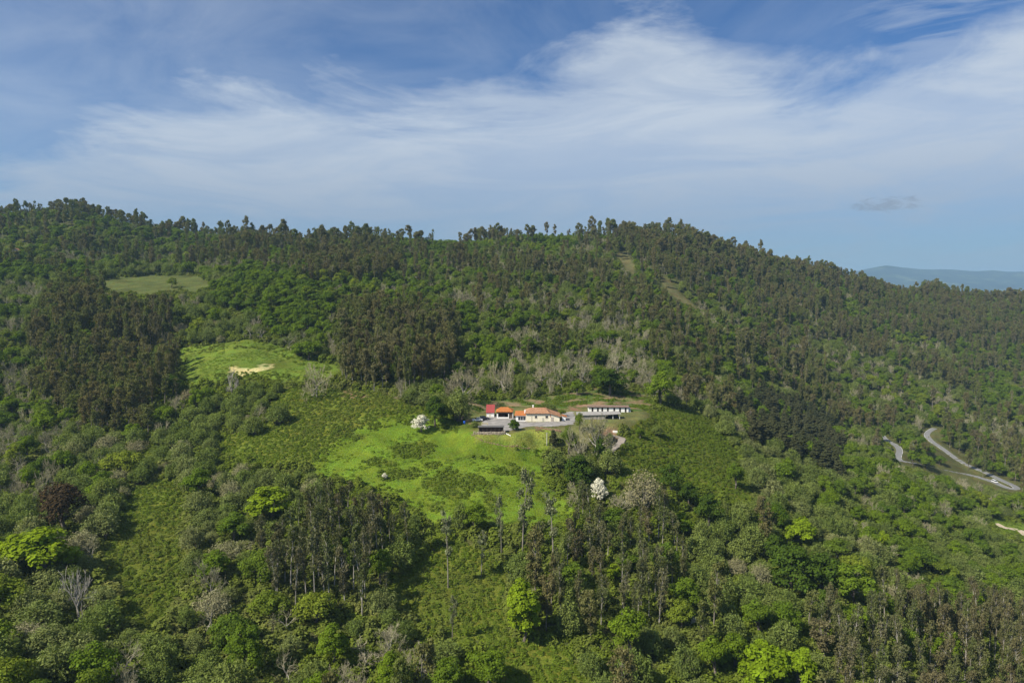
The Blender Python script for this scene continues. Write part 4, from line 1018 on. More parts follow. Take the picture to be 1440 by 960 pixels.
x, y, z, a, b, c, r, ra, rb_ = candidates(1.25, 430, 2)
bmask = np.zeros(len(x), bool); gmask = np.zeros(len(x), bool)
for k_, (kd, pl) in OPEN.items():
    i_ = inpoly(a, b, pl)
    if kd == 'bracken': bmask |= i_
    if kd in ('bank', 'verge'): bmask |= i_ & (fbm(x / 7, y / 4, 33, 4) < .50)
    if kd in ('meadow', 'pasture'): i_ = i_ & ~((poly_dist(ra, rb_, pl) < 14) & (fbm(x / 5, y / 5, 590, 3) > .5)); bmask |= (poly_dist(ra, rb_, pl) < 12) & ~i_ & (r.random(len(x)) < .7)
    if kd in ('meadow', 'lawn', 'pasture'): gmask |= i_; bmask &= ~i_
pat = np.zeros(len(x), bool)
for px_, py_, A_, B_ in PATCH: pat |= ((ra - px_ + (a - ra) * 2) / A_) ** 2 + ((rb_ - py_ + (b - rb_) * 2) / B_) ** 2 < .95
bmask |= pat & gmask
clr = (sdist(x, y, FARM) > 1.5) & (poly_dist(x, y, ROAD[::4], False) > 4) & (poly_dist(x, y, TRACK[::4], False) > 2.3) & (poly_dist(x, y, LANE[::4], False) > 3)
s_ = bmask & clr & (r.random(len(x)) < .85)
q = r.uniform(.6, 1.3, (s_.sum(), 1))
scatter('bracken', np.c_[x[s_], y[s_], z[s_] - .08, q, q, q * (.7 + .6 * fbm(x[s_] / 5, y[s_] / 5, 77, 2))[:, None], r.uniform(0, 6.28, s_.sum()), r.integers(0, 3, s_.sum())], bmh, 'low green bracken covering the open slopes', 'bracken')
s_ = gmask & ~pat & clr & ~inpoly(ra, rb_, STRAW) & (r.random(len(x)) < .5) & (fbm(x / 9, y / 9, 88, 3) > .45)
q = r.uniform(.6, 1.3, (s_.sum(), 1))
scatter('meadow_grass', np.c_[x[s_], y[s_], z[s_] - .03, q, q, q, r.uniform(0, 6.28, s_.sum()), r.integers(0, 3, s_.sum())], gmh, 'short bright grass tufts on the meadow', 'grass')
# ------------------------------------------------------------------ farm
def empty(name, x, y, z, rz, label, cat, group=None):
    e = link(bpy.data.objects.new(name, None)); e.location = (x, y, z); e.rotation_euler = (0, 0, rz)
    return tag(e, label, cat, group)
cream = plainmat('cream_render', (.76,.70,.54), .9, noise=.07, nscale=.8)
white = plainmat('whitewash', (.80,.79,.76), .85, noise=.06, nscale=1.0)
redroof = plainmat('red_sheet_roof', (.30,.055,.05), .6, noise=.2)
tile_o = tilemat('orange_tiles', (.46,.15,.04), (.66,.25,.07), 3)
tile_p = tilemat('old_terracotta', (.36,.165,.085), (.60,.34,.19), 3)
darkroof = plainmat('dark_eaves', (.07,.05,.045), .9)
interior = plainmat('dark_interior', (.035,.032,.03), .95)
glass = plainmat('dark_glass', (.03,.035,.04), .12, spec=.6)
wood = plainmat('old_timber', (.13,.095,.07), .9, noise=.3, nscale=4)
grey_sheet = plainmat('grey_corrugated_sheet', (.27,.255,.235), .8, noise=.25, nscale=1.2)
block = plainmat('grey_block_wall', (.26,.245,.215), .9, noise=.25)
stone = plainmat('rubble_stone', (.34,.28,.21), .95, noise=.45, nscale=2.2, bump=.8)
metal = plainmat('galvanised', (.35,.36,.36), .5, metal=.5)
yardm = plainmat('gravel', (.24,.225,.21), .95, noise=.3, nscale=.35, bump=.2)

def gp(px, py, z=ZF): return G(px, py, z)
def jitter_poly(P, step=.8, a=.3, seed=0):
    out = []
    for i in range(len(P)):
        p = np.array(P[i]); q = np.array(P[(i+1) % len(P)]); n = max(1, int(np.linalg.norm(q-p) / step))
        for k_ in range(n):
            v = p + (q-p) * k_ / n; out.append(tuple(v + (np.array([vnoise(v[0]*1.3, v[1]*1.3, seed), vnoise(v[0]*1.3, v[1]*1.3, seed+1)]) - .5) * 2 * a))
    return out
yard_px = [(683,587),(698,584),(714,586),(730,588),(742,593),(790,592.5),(792,580),(806,578.5),(809,588),(808,596),(790,598.5),(768,600),(750,598.5),(736,600.5),(724,604.5),(714,605.5),(708,606.5),(690,602),(676,600)]
yb = MB(); YD = jitter_poly([gp(a, b) for a, b in yard_px], .7, .9); yb.plate(YD, ZF - .2, ZF + .05)
tag(yb.build('yard', yardm), 'pale grey gravel yard around the farm buildings', 'yard', kind='structure')

# farmhouse ------------------------------------------------------
fx, fy = gp(739.6, 592.5); SC = fy * CP / FPX / 1.0
fh = empty('farmhouse', fx, fy, ZF, 0, 'cream farmhouse with long terracotta hipped roof in the middle of the yard', 'house')
b = MB(); b.prism([(0,0),(15.2,0),(15.2,2.45),(10.7,3.9),(0,3.9)], 0, 8.6); b.build('wall', cream, fh)
b = MB()
rv = [(-.5,-.6,3.95),(10.9,-.6,3.95),(15.9,-.6,2.35),(15.9,9.2,2.35),(10.9,9.2,3.95),(-.5,9.2,3.95),(2.2,4.3,5.75),(8.8,4.3,5.75)]
b.shell(rv, [(0,1,7,6),(5,0,6),(4,5,6,7),(1,4,7),(1,2,3,4)], .16); roof = b.build('roof', tile_p, fh)
b = MB(); b.box(3.0,3.7,5.2,5.8,4.7,6.5); b.box(2.92,3.78,5.12,5.88,6.5,6.62); b.build('chimney', white, roof)
b = MB(); b.box(-.4,10.8,-.52,-.40,3.62,3.78); b.build('eave_beam', wood, roof)
b = MB(); b.tube((8.9,4.3,5.78),(15.6,-.3,2.5),.09,.09,6); b.build('ridge_tile', tile_p, roof)
for wx, wz, w_, h_ in ((4.1,1.75,.85,.8),(8.9,1.75,1.0,.8)):
    b = MB(); b.box(wx, wx+w_, -.03, .05, wz, wz+h_); w1 = b.build('window', glass, fh)
    b = MB(); b.box(wx-.08, wx, -.06, .02, wz-.08, wz+h_+.08); b.box(wx+w_, wx+w_+.08, -.06, .02, wz-.08, wz+h_+.08); b.box(wx, wx+w_, -.06, .02, wz+h_, wz+h_+.08); b.build('frame', wood, w1)
    b = MB(); b.box(wx-.15, wx+w_+.15, -.14, .02, wz-.18, wz-.09); b.build('sill', stone, w1)
b = MB(); b.box(7.3,8.2,-.04,.05,0,1.9); dd_ = b.build('door', plainmat('pale_door', (.5,.47,.38)), fh)
b = MB(); b.box(8.0,8.06,-.09,-.04,.95,1.08); b.build('handle', metal, dd_)
b = MB(); b.box(11.3,12.6,-.05,.05,0,2.1); d2 = b.build('door', plainmat('grey_garage_door', (.40,.35,.30)), fh)
b = MB(); b.box(11.9,12.0,-.10,-.05,1.0,1.06); b.build('handle', metal, d2)
b = MB(); b.box(10.9,11.25,-.10,.02,2.1,3.3); b.build('shutter', plainmat('terracotta_panel', (.45,.2,.12)), fh)
b = MB(); b.box(.0,.02,0,.02,0,.01); 
b = MB(); b.tube((2.6,-.08,0),(2.6,-.08,3.7),.06,.06,6); b.build('drain_pipe', plainmat('pipe_grey', (.42,.38,.32)), fh)
fh.scale = (.94, 1, .92)
# left annex
ax = empty('annex', fx - 4.3, fy + .5, ZF, 0, 'low lean-to with bright orange roof and wide dark window beside the farmhouse', 'outbuilding')
b = MB(); b.box(0,.9,0,4,0,2.2); b.box(.9,4.25,0,.2,0,.45); b.box(.9,4.25,3.8,4,0,2.6); b.box(4.05,4.25,.2,3.8,0,2.5); b.build('wall', white, ax)
b = MB(); b.box(-.2,4.3,-.3,-.1,2.2,2.5); b.build('fascia', white, ax)
b = MB(); b.shell([(-.6,-.4,2.55),(4.28,-.4,2.55),(4.28,4.4,3.75),(-.2,4.4,3.75)], [(0,1,2,3)], .12); b.build('roof', tile_o, ax)
b = MB(); b.box(1.0,3.0,.02,.1,.5,2.1); w1 = b.build('window', glass, ax)
b = MB(); b.box(.9,1.0,-.04,.12,.45,2.2); b.box(3.0,3.12,-.04,.12,.45,2.2); b.box(1.95,2.05,-.04,.12,.5,2.1); b.build('frame', white, w1)
b = MB(); b.box(3.2,3.95,.02,.1,0,2.1); b.build('door', glass, ax)
b = MB(); b.box(4.5-.9,4.5-.3,1.5,2.1,2.9,4.4); b.box(3.55,4.25,1.45,2.15,4.4,4.5); b.build('chimney', white, ax)
# right lean-to
rx_ = empty('side_porch', fx + 15.4, fy + 2, ZF, 0, 'tiny white porch with orange tiles at the right end of the farmhouse', 'outbuilding')
b = MB(); b.box(.2,1.6,0,3,0,1.8); b.build('wall', white, rx_)
b = MB(); b.shell([(.0,-.3,2.2),(2.2,-.3,1.7),(2.2,3.3,1.7),(.0,3.3,2.2)], [(0,1,2,3)], .12); b.build('roof', tile_o, rx_)
b = MB(); b.box(1.60,1.66,.6,1.6,.1,1.6); b.build('door', wood, rx_)

# orange garage ----------------------------------------------------
gx0, gy0 = gp(698.5, 588.2)
ga = empty('garage', gx0, gy0, ZF, 0, 'open fronted garage with bright orange tiled roof and dark timber gable', 'garage')
b = MB(); b.box(0,.6,0,5,0,2.1); b.box(.6,5.0,0,.3,0,.55); b.box(5.0,5.35,0,.35,0,2.1); b.box(6.9,7.15,0,5,0,2.6); b.box(0,7.15,5,5.2,0,2.6); b.build('wall', white, ga)
b = MB(); b.box(.02,6.88,.05,.22,2.1,3.0); b.box(5.36,6.88,.3,.36,0,2.1); b.build('timber_front', wood, ga)
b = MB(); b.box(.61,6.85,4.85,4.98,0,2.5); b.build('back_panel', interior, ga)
b = MB(); b.shell([(-.4,-.5,3.05),(7.0,-.5,3.05),(7.5,5.6,3.05),(-.2,5.6,3.05),(1.6,2.9,4.45),(5.0,2.9,4.45)], [(0,1,5,4),(1,2,5),(2,3,4,5),(3,0,4)], .16); rf = b.build('roof', tile_o, ga)
b = MB(); b.tube((1.6,2.9,4.48),(5.0,2.9,4.48),.1,.1,6); b.build('ridge_tile', tile_o, rf)
b = MB(); b.box(1.2,3.4,1.2,3.6,.0,1.1); b.build('stored_trailer', plainmat('rusty_brown', (.12,.09,.08)), ga)
# red shed ---------------------------------------------------------
sx0, sy0 = gp(684.2, 586.3)
sh = empty('shed', sx0, sy0, ZF, 0, 'narrow white shed with steep red metal roof left of the garage', 'shed')
b = MB(); b.prismx([(0,0),(0,2.1),(5.2,4.4),(5.2,0)], 0, 3.3); b.build('wall', white, sh)
b = MB(); b.shell([(-.25,-.35,2.05),(3.55,-.35,2.05),(3.55,5.5,4.65),(-.25,5.5,4.65)], [(0,1,2,3)], .1); rf = b.build('roof', redroof, sh)
b = MB()
for i in range(9): b.add([(-.1+i*.44,-.33,2.10),(-.04+i*.44,-.33,2.10),(-.04+i*.44,5.48,4.70),(-.1+i*.44,5.48,4.70)], [(0,1,2,3)])
b.build('roof_rib', redroof, rf)
b = MB(); b.box(1.0,1.9,-.05,.04,0,1.85); d_ = b.build('door', plainmat('cream_door', (.62,.60,.50)), sh)
b = MB(); b.box(1.75,1.81,-.10,-.05,.9,1.05); b.build('handle', metal, d_)
# long white stable --------------------------------------------------
lx0, ly0 = gp(827.6, 579.2); lx1, _ = gp(883.5, 579.2); LW = lx1 - lx0
st = empty('stable', lx0, ly0, ZF, R(-1.5), 'long low white stable with seven dark openings under a dull tiled roof', 'stable')
openings = [0.6 + LW * f for f in (.055, .19, .30, .44, .60, .745, .885)]
b = MB(); x_ = 0
for ox in openings: b.box(x_, ox - .2, 0, .3, 0, 2.05); x_ = ox + .65
b.box(x_, LW, 0, .3, 0, 2.05); b.box(0, LW, 0, .3, 2.05, 2.25); b.box(0, LW, 3.4, 3.6, 0, 2.4); b.box(0, .25, .3, 3.4, 0, 2.2); b.box(LW-.25, LW, .3, 3.4, 0, 2.2); b.build('wall', white, st)
for ox in openings:
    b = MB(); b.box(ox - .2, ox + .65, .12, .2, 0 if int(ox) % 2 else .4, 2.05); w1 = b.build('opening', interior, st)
    b = MB(); b.box(ox - .2, ox - .13, .02, .11, 0, 2.05); b.box(ox + .58, ox + .65, .02, .11, 0, 2.05); b.build('frame', wood, w1)
b = MB(); b.shell([(-.5,-.35,2.45),(LW+.4,-.35,2.45),(LW+.4,3.9,2.6),(-.5,3.9,2.6)], [(0,1,2,3)], .2); b.build('roof', tilemat('dull_tiles', (.20,.13,.10), (.38,.27,.20), 3), st)
b = MB(); b.box(-.5, LW+.4, -.47, -.36, 2.18, 2.42); b.build('eave_beam', darkroof, st)
b = MB(); b.box(LW+.1, LW+1.0, .5, 2.0, 0, 1.7); b.build('water_tank', plainmat('blue_grey_tank', (.45,.5,.55)), st)
# grey barn ---------------------------------------------------------
bx0, by0 = gp(815, 589.5); bx1, _ = gp(872, 589.5); BW = bx1 - bx0; bo = gp(851.5, 589.5)[0] - bx0
ba = empty('barn', bx0, by0, ZF, R(1.5), 'long grey barn with sheet roof and dark open bay in front of the stable', 'barn')
b = MB(); b.box(0, bo, 0, .25, -.4, 1.85); b.box(0, .25, .25, 4, -.4, 2.0); b.box(0, BW, 4, 4.2, -.4, 2.3); b.box(bo - .25, bo, .25, 4, -.4, 1.95); b.build('wall', block, ba)
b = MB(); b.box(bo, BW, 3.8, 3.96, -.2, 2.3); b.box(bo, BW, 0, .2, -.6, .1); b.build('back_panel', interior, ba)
for f in (.52, .98):
    b = MB(); b.box(bo + (BW-bo)*f - .1, bo + (BW-bo)*f + .1, .02, .2, .1, 2.3); b.build('post', white, ba)
b = MB(); b.shell([(-1.2,-.5,1.9),(bo,-.5,2.1),(BW+.4,-.5,2.45),(BW+.4,4.4,2.75),(bo,4.4,2.6),(-1.2,4.4,2.5)], [(0,1,4,5),(1,2,3,4)], .14); b.build('roof', grey_sheet, ba)
for k_, (u0, u1) in enumerate(((.55,.63),(.72,.78),(.86,.93))):
    b = MB(); b.box(bo*u0, bo*u1, -.05, .0, -.1, 1.9); b.build('door', plainmat('pale_plank_door', (.36,.32,.27)), ba)
# open shed on its stone wall -----------------------------------------
ox0, oy0 = gp(673, 608.8, ZF - .1); ox1, _ = gp(708, 608.8, ZF - .1); OW = ox1 - ox0
# build the ledge it stands on
os_ = empty('open_shed', ox0, oy0, ZF - .1, 0, 'open fronted dark timber shed with flat grey roof on a rubble wall', 'shed')
b = MB(); b.box(0, OW, 0, .25, -2.2, .35); b.box(0, .2, .25, 3, -2.2, 2.2); b.box(OW-.2, OW, .25, 3, -2.2, 2.2); b.build('wall', cream, os_)
b = MB(); b.box(.2, OW-.2, 2.8, 2.95, -.4, 2.2); b.box(.2, OW-.2, 1.2, 1.3, .3, 2.0); b.build('back_panel', plainmat('brown_boards', (.075,.045,.04), .9, noise=.35, nscale=3), os_)
for i in range(7):
    xx = .1 + (OW - .2) * i / 6
    b = MB(); b.box(xx - .07, xx + .07, .02, .18, .35, 2.36); b.build('post', wood, os_)
b = MB(); b.shell([(-.3,-.3,2.5),(OW+.3,-.3,2.5),(OW+.3,3.3,2.35),(-.3,3.3,2.35)], [(0,1,2,3)], .12); b.build('roof', plainmat('dark_sheet', (.11,.105,.10), .8), os_)
def stonewall(name, pts, h0, w, label, seed, cat='stone wall', m=stone):
    r = np.random.default_rng(seed); b = MB()
    for (x1, y1), (x2, y2) in zip(pts[:-1], pts[1:]):
        L = math.hypot(x2-x1, y2-y1); n = max(1, int(L / .55))
        for k_ in range(n):
            t = (k_ + r.uniform(.2,.8)) / n; x = x1 + (x2-x1)*t; y = y1 + (y2-y1)*t; z = float(height(x, y))
            lev = -.3
            while lev < h0:
                s = r.uniform(.28,.5); hx, hy, hz = s, min(w, s) * .9, s * .7
                c = np.array([x + r.uniform(-.1,.1), y + r.uniform(-.1,.1) * w, z + lev + hz/2])
                V = [(c[0] + sx * hx/1.6 * r.uniform(.75,1.1), c[1] + sy * hy/1.6 * r.uniform(.75,1.1), c[2] + sz * hz/1.7 * r.uniform(.75,1.1)) for sz in (-1,1) for sx, sy in ((-1,-1),(1,-1),(1,1),(-1,1))]
                b.add(V, [(0,3,2,1),(4,5,6,7),(0,1,5,4),(1,2,6,5),(2,3,7,6),(3,0,4,7)])
                lev += hz * .85
    return tag(b.build(name, m), label, cat)
def H2(px, py): q = hit(px, py); return (q[0], q[1])
def lay(pts): return [H2(*p) for p in pts]
stonewall('stone_wall', [(ox0 - 2.0, oy0 - 2.2), (ox0, oy0 - 2.8), (OW + ox0, oy0 - 2.8), (ox0 + OW + 1, oy0 - 1.6)], .9, 1.6, 'rough rubble wall carrying the open timber shed', 1)
stonewall('stone_wall', lay([(663,611),(670,617),(680,621),(695,625),(710,628),(722,630),(735,632),(745,631)]), -.05, .3, 'low brown stone edge curving below the lawn', 2, m=plainmat('earthy_stone', (.24,.17,.10), .95, noise=.4))
stonewall('stone_wall', lay([(752,602.5),(762,603),(772,604.5),(784,607),(790,609)]), .5, .5, 'rusty brown retaining wall in front of the farmhouse yard', 3, m=plainmat('brown_stone', (.30,.19,.12), .95, noise=.4, bump=.6))
stonewall('stone_wall', lay([(400,487),(406,490),(412,494),(418,498)]), .5, .5, 'short pale stone wall at the right end of the upper pasture', 4, m=plainmat('pale_stone', (.5,.44,.36), .95, noise=.3))
# rubble and logs below yard
def heap(px, py, n, w, label, name, cat, m, seed):
    r = np.random.default_rng(seed); x, y = H2(px, py); b = MB()
    for i in range(n):
        a_ = r.uniform(0, 6.28); u_ = r.uniform(0, 1); cx_ = x + math.cos(a_) * u_ * w; cy_ = y + math.sin(a_) * u_ * w * .5; z_ = float(height(cx_, cy_)) + (1-u_) * .6 * r.uniform(0,1)
        d_ = rdir(1, r)[0]; d_[2] *= .3; b.tube(np.array([cx_, cy_, z_+.1]), np.array([cx_, cy_, z_+.15]) + d_ * r.uniform(.6,1.4), .11, .09, 6)
    return tag(b.build(name, m), label, cat)
heap(759, 606, 26, 2.4, 'heap of dark brown logs in front of the farmhouse yard', 'log_pile', 'log pile', plainmat('brown_logs', (.16,.09,.06), .95, noise=.4), 5)
# pole, slab, ramp, frame, barrel
px_, py_ = H2(769, 626)
pl = empty('utility_pole', px_, py_, float(height(px_, py_)), 0, 'pale concrete utility pole at the right end of the lawn', 'pole')
b = MB(); b.tube((0,0,-.5),(0,0,5.0),.16,.11,8); b.build('pole', plainmat('pale_pole', (.48,.46,.42)), pl)
b = MB(); b.box(-.5,.5,-.06,.06,4.6,4.75); b.build('crossarm', metal, pl)
b = MB(); [b.tube((q,0,4.75),(q,0,4.95),.05,.05,6) for q in (-.42,0.0,.42)]; b.build('insulator', glass, pl)
px_, py_ = H2(833, 345)
pl = empty('utility_pole', px_, py_, float(height(px_, py_)), 0, 'thin pale pole standing on the far wooded crest', 'pole')
b = MB(); b.tube((0,0,-.5),(0,0,15),.22,.15,8); b.build('pole', plainmat('pale_mast', (.32,.32,.30)), pl)
b = MB(); b.box(-1.2,1.2,-.12,.12,14.0,14.3); b.build('crossarm', metal, pl)
px_, py_ = H2(868.5, 608.5); z_ = float(height(px_, py_))
b = MB(); b.prism([(-2.1,-.2),(2.1,-.2),(2.0,.75),(1.0,.6),(-1.9,.85)], -.3, .3); o_ = b.build('white_slab_wall', white, bevel=.04); o_.location = (px_, py_, z_); tag(o_, 'short white wall slab on the bracken slope below the barn', 'wall')
pts = [gp(709.5, 609.5, ZF), H2(718, 615)]
b = MB(); b.tube((pts[0][0], pts[0][1], ZF + .3), (pts[1][0], pts[1][1], float(height(*pts[1])) + .3), .12, .12, 6)
for t in (0, .33, .66, 1): 
    q0 = np.array(pts[0]) * (1-t) + np.array(pts[1]) * t; b.tube((q0[0], q0[1], float(height(q0[0], q0[1])) - .2), (q0[0], q0[1], float(height(q0[0], q0[1])) + .5), .08, .08, 6)
tag(b.build('handrail', white), 'pale handrail running down from the open shed to the lawn', 'handrail')
fx_, fy_ = gp(681.5, 602.5)
fr = empty('climbing_frame', fx_, fy_, ZF, 0, 'small yellowish wooden frame standing behind the open shed', 'frame')
for dx, dy in ((-1.2,0),(1.2,0),(-1.2,1.6),(1.2,1.6)):
    b = MB(); b.box(dx-.07,dx+.07,dy-.07,dy+.07,0,1.9); b.build('post', plainmat('yellow_timber', (.45,.38,.2)), fr)
b = MB(); b.box(-1.3,1.3,-.08,.08,1.9,2.04); b.box(-1.3,1.3,1.52,1.68,1.9,2.04); b.box(-1.27,-1.13,.08,1.52,1.9,2.04); b.box(1.13,1.27,.08,1.52,1.9,2.04); b.build('top_rail', plainmat('yellow_timber_rail', (.45,.38,.2)), fr)
px_, py_ = H2(653, 596); z_ = float(height(px_, py_))
bb = empty('barrel', px_, py_, z_, 0, 'bright blue plastic barrel at the left end of the farmyard', 'barrel')
blue = plainmat('blue_plastic', (.02,.10,.48), .4, noise=.05)
b = MB(); b.tube((0,0,-.05),(0,0,.3),.42,.5,14); b.tube((0,0,.3),(0,0,.95),.5,.5,14); b.tube((0,0,.95),(0,0,1.2),.5,.4,14); b.build('body', blue, bb)
b = MB(); b.tube((0,0,1.2),(0,0,1.27),.34,.34,14); b.build('lid', blue, bb)

# cars --------------------------------------------------------------
def car(name, x, y, z, rz, paintc, label, L=4.3, Hc=1.6, van=False, tilt=(0,0)):
    e = empty(name, x, y, z, rz, label, 'car'); e.rotation_euler = (tilt[0], tilt[1], rz)
    pm = plainmat('paint_' + name, paintc, .25, noise=.03, spec=.6); tyre = bpy.data.materials.get('tyre') or plainmat('tyre', (.03,.03,.03), .9)
    h1 = .95; w = .88; k_ = L / 4.3
    prof = [(-2.15*k_,.32),(-2.15*k_,.85),(-2.0*k_,h1),(-.95*k_,h1+.05),(2.05*k_,h1+.08),(2.15*k_,.8),(2.15*k_,.32)]
    b = MB(); b.prism(prof, -w, w); b.build('body', pm, e, bevel=.06)
    cab = [(-1.15*k_,h1),(-.45*k_,Hc-.02),(1.35*k_,Hc),(1.98*k_,h1+.03)] if not van else [(-1.5*k_,h1),(-1.0*k_,Hc-.04),(2.0*k_,Hc),(2.12*k_,h1+.03)]
    b = MB(); n = 4; 
    b.add([(x_, -w*(.94 if z_ < h1+.1 else .78), z_+.005) for x_, z_ in cab] + [(x_, w*(.94 if z_ < h1+.1 else .78), z_+.005) for x_, z_ in cab], [(0,1,2,3),(7,6,5,4),(0,4,5,1),(1,5,6,2),(2,6,7,3),(3,7,4,0)])
    b.build('window', glass, e)
    b = MB(); b.box(cab[1][0], cab[2][0], -w*.79, w*.79, Hc-.01, Hc+.05); b.build('roof', pm, e)
    for sx in (-1.35*k_, 1.3*k_):
        for sy in (-1, 1):
            b = MB(); b.tube((sx, sy*.72, .32), (sx, sy*.92, .32), .32, .32, 16); wh = b.build('wheel', tyre, e)
            b = MB(); b.tube((sx, sy*.90, .32), (sx, sy*.935, .32), .19, .19, 12); b.build('rim', metal, wh)
    for sy in (-1, 1):
        b = MB(); b.box(-2.17*k_, -2.12*k_, sy*.78-.14, sy*.78+.06 if sy < 0 else sy*.78+.05, .62, .78); b.build('headlight', plainmat('lamp_glass', (.8,.8,.75), .2), e)
    return e
c1 = gp(671.3, 592.0); car('parked_car', c1[0], c1[1], ZF + .02, R(12), (.72,.73,.75), 'white car parked on the left side of the farmyard', 4.4, 1.5)
c2 = gp(680.5, 590.0); car('parked_car', c2[0], c2[1], ZF + .02, R(200), (.045,.045,.05), 'dark car parked right behind the white car in the farmyard', 4.4, 1.65)
rp_ = hit(1398.5, 678); ii = int(np.argmin(np.hypot(ROAD[:, 0] - rp_[0], ROAD[:, 1] - rp_[1])))
dv = ROAD[min(ii + 1, len(ROAD) - 1)] - ROAD[ii - 1]
car('car', ROAD[ii, 0], ROAD[ii, 1], float(height(ROAD[ii, 0], ROAD[ii, 1])) + .12, math.atan2(dv[1], dv[0]) + math.pi, (.75,.76,.77), 'small white van driving round the hairpin road at the right', 4.2, 1.75, True, tilt=(0, 0))

# ruin at far left
px_, py_ = H2(22, 366); z_ = float(height(px_, py_)) + 1.5
s_ = py_ / 960
ru = empty('hillside_house', px_, py_, z_, R(20), 'pale pinkish house with a dark window half hidden at the far left edge', 'house')
b = MB(); b.box(-4,4,0,8,-4,6); b.prism([(-4,6),(4,6),(0,8.5)], .02, 7.98); b.build('wall', plainmat('pink_render', (.5,.38,.32), noise=.15), ru)
b = MB(); b.shell([(-4.7,-.6,5.7),(0,-.6,8.75),(0,8.6,8.75),(-4.7,8.6,5.7)], [(0,1,2,3)], .2); b.shell([(0,-.6,8.76),(4.7,-.6,5.7),(4.7,8.6,5.7),(0,8.6,8.76)], [(0,1,2,3)], .2); b.build('roof', tile_p, ru)
for wx in (-2.6, 1.2):
    b = MB(); b.box(wx, wx+1.5, -.06, .05, 2.5, 4.5); w1 = b.build('window', glass, ru)
    b = MB(); b.box(wx-.15, wx+1.65, -.2, .02, 2.3, 2.48); b.build('sill', white, w1)

# ------------------------------------------------------------------ air
hz, t, ns, ls = nt('haze'); o = N(ns, 'ShaderNodeOutputMaterial'); v = N(ns, 'ShaderNodeVolumePrincipled')
v.inputs['Density'].default_value = HAZE; v.inputs['Color'].default_value = (.46, .73, 1.0, 1); v.inputs['Anisotropy'].default_value = .1
v.inputs['Density Attribute'].default_value = ''; v.inputs['Temperature Attribute'].default_value = ''; v.inputs['Color Attribute'].default_value = ''
ls.new(v.outputs[0], o.inputs['Volume'])
try: hz.cycles.homogeneous_volume = True
except Exception as ex: print(ex)
b = MB(); b.box(-15900, 15900, -1500, 16900, GZ.min() - 1, max(float(GZ.max()) + 30, 240))
h_ = b.build('haze', hz); tag(h_, 'thin blue haze of the air between the near slopes and far hills', 'haze', kind='stuff')

# ------------------------------------------------------------------ sky
world = bpy.data.worlds.new('World'); scene.world = world; world.use_nodes = True
t = world.node_tree; t.nodes.clear(); ns, ls = t.nodes, t.links
SUN_EL, SUN_AZ = R(44), R(SUNAZ)          # azimuth measured clockwise from +Y
out = N(ns, 'ShaderNodeOutputWorld'); bg = N(ns, 'ShaderNodeBackground'); ls.new(bg.outputs[0], out.inputs[0])
sky = N(ns, 'ShaderNodeTexSky', sky_type='NISHITA'); sky.sun_disc = False; sky.sun_elevation = SUN_EL; sky.sun_rotation = SUN_AZ
sky.air_density = 1.0; sky.dust_density = .6; sky.ozone_density = 3.0; sky.altitude = 200
bg.inputs['Strength'].default_value = SKYS
tc = N(ns, 'ShaderNodeTexCoord'); sp = N(ns, 'ShaderNodeSeparateXYZ'); ls.new(tc.outputs['Generated'], sp.inputs[0])
def MT(op, a, b_=None, c_=None, clamp=False):
    n = N(ns, 'ShaderNodeMath', operation=op); n.use_clamp = clamp
    for k_, q in enumerate((a, b_, c_)):
        if q is None: continue
        if isinstance(q, (int, float)): n.inputs[k_].default_value = q
        else: ls.new(q, n.inputs[k_])
    return n.outputs[0]
az_ = MT('ARCTAN2', sp.outputs[0], sp.outputs[1])            # radians right of straight ahead
el_ = MT('ARCSINE', sp.outputs[2])
def azel(px, py):
    x, y, z = [float(q) for q in ray(px, py)]; return math.atan2(x, y), math.atan2(z, math.hypot(x, y))
# high cloud sheet in a plane overhead, gives natural foreshortening
zc = MT('ADD', MT('MAXIMUM', sp.outputs[2], 0.0), .09)
u_ = MT('DIVIDE', sp.outputs[0], zc); v_ = MT('DIVIDE', sp.outputs[1], zc)
cb = N(ns, 'ShaderNodeCombineXYZ'); ls.new(u_, cb.inputs[0]); ls.new(v_, cb.inputs[1])
def noise(vec, scale, det, rough=.6, dist=0.0, rot=0.0, sx=1.0, sy=1.0, off=(0,0,0)):
    mp = N(ns, 'ShaderNodeMapping'); mp.inputs['Rotation'].default_value = (0, 0, rot); mp.inputs['Scale'].default_value = (sx, sy, 1); mp.inputs['Location'].default_value = off
    ls.new(vec, mp.inputs[0]); n = N(ns, 'ShaderNodeTexNoise'); n.inputs['Scale'].default_value = scale; n.inputs['Detail'].default_value = det
    n.inputs['Roughness'].default_value = rough; n.inputs['Distortion'].default_value = dist; ls.new(mp.outputs[0], n.inputs['Vector']); return n.outputs[0]
def MR(x, a, b_, c_=0.0, d_=1.0, smooth=True):
    n = N(ns, 'ShaderNodeMapRange'); n.interpolation_type = 'SMOOTHSTEP' if smooth else 'LINEAR'
    ls.new(x, n.inputs[0])
    for k_, q in zip((1,2,3,4), (a, b_, c_, d_)): n.inputs[k_].default_value = q
    return n.outputs[0]
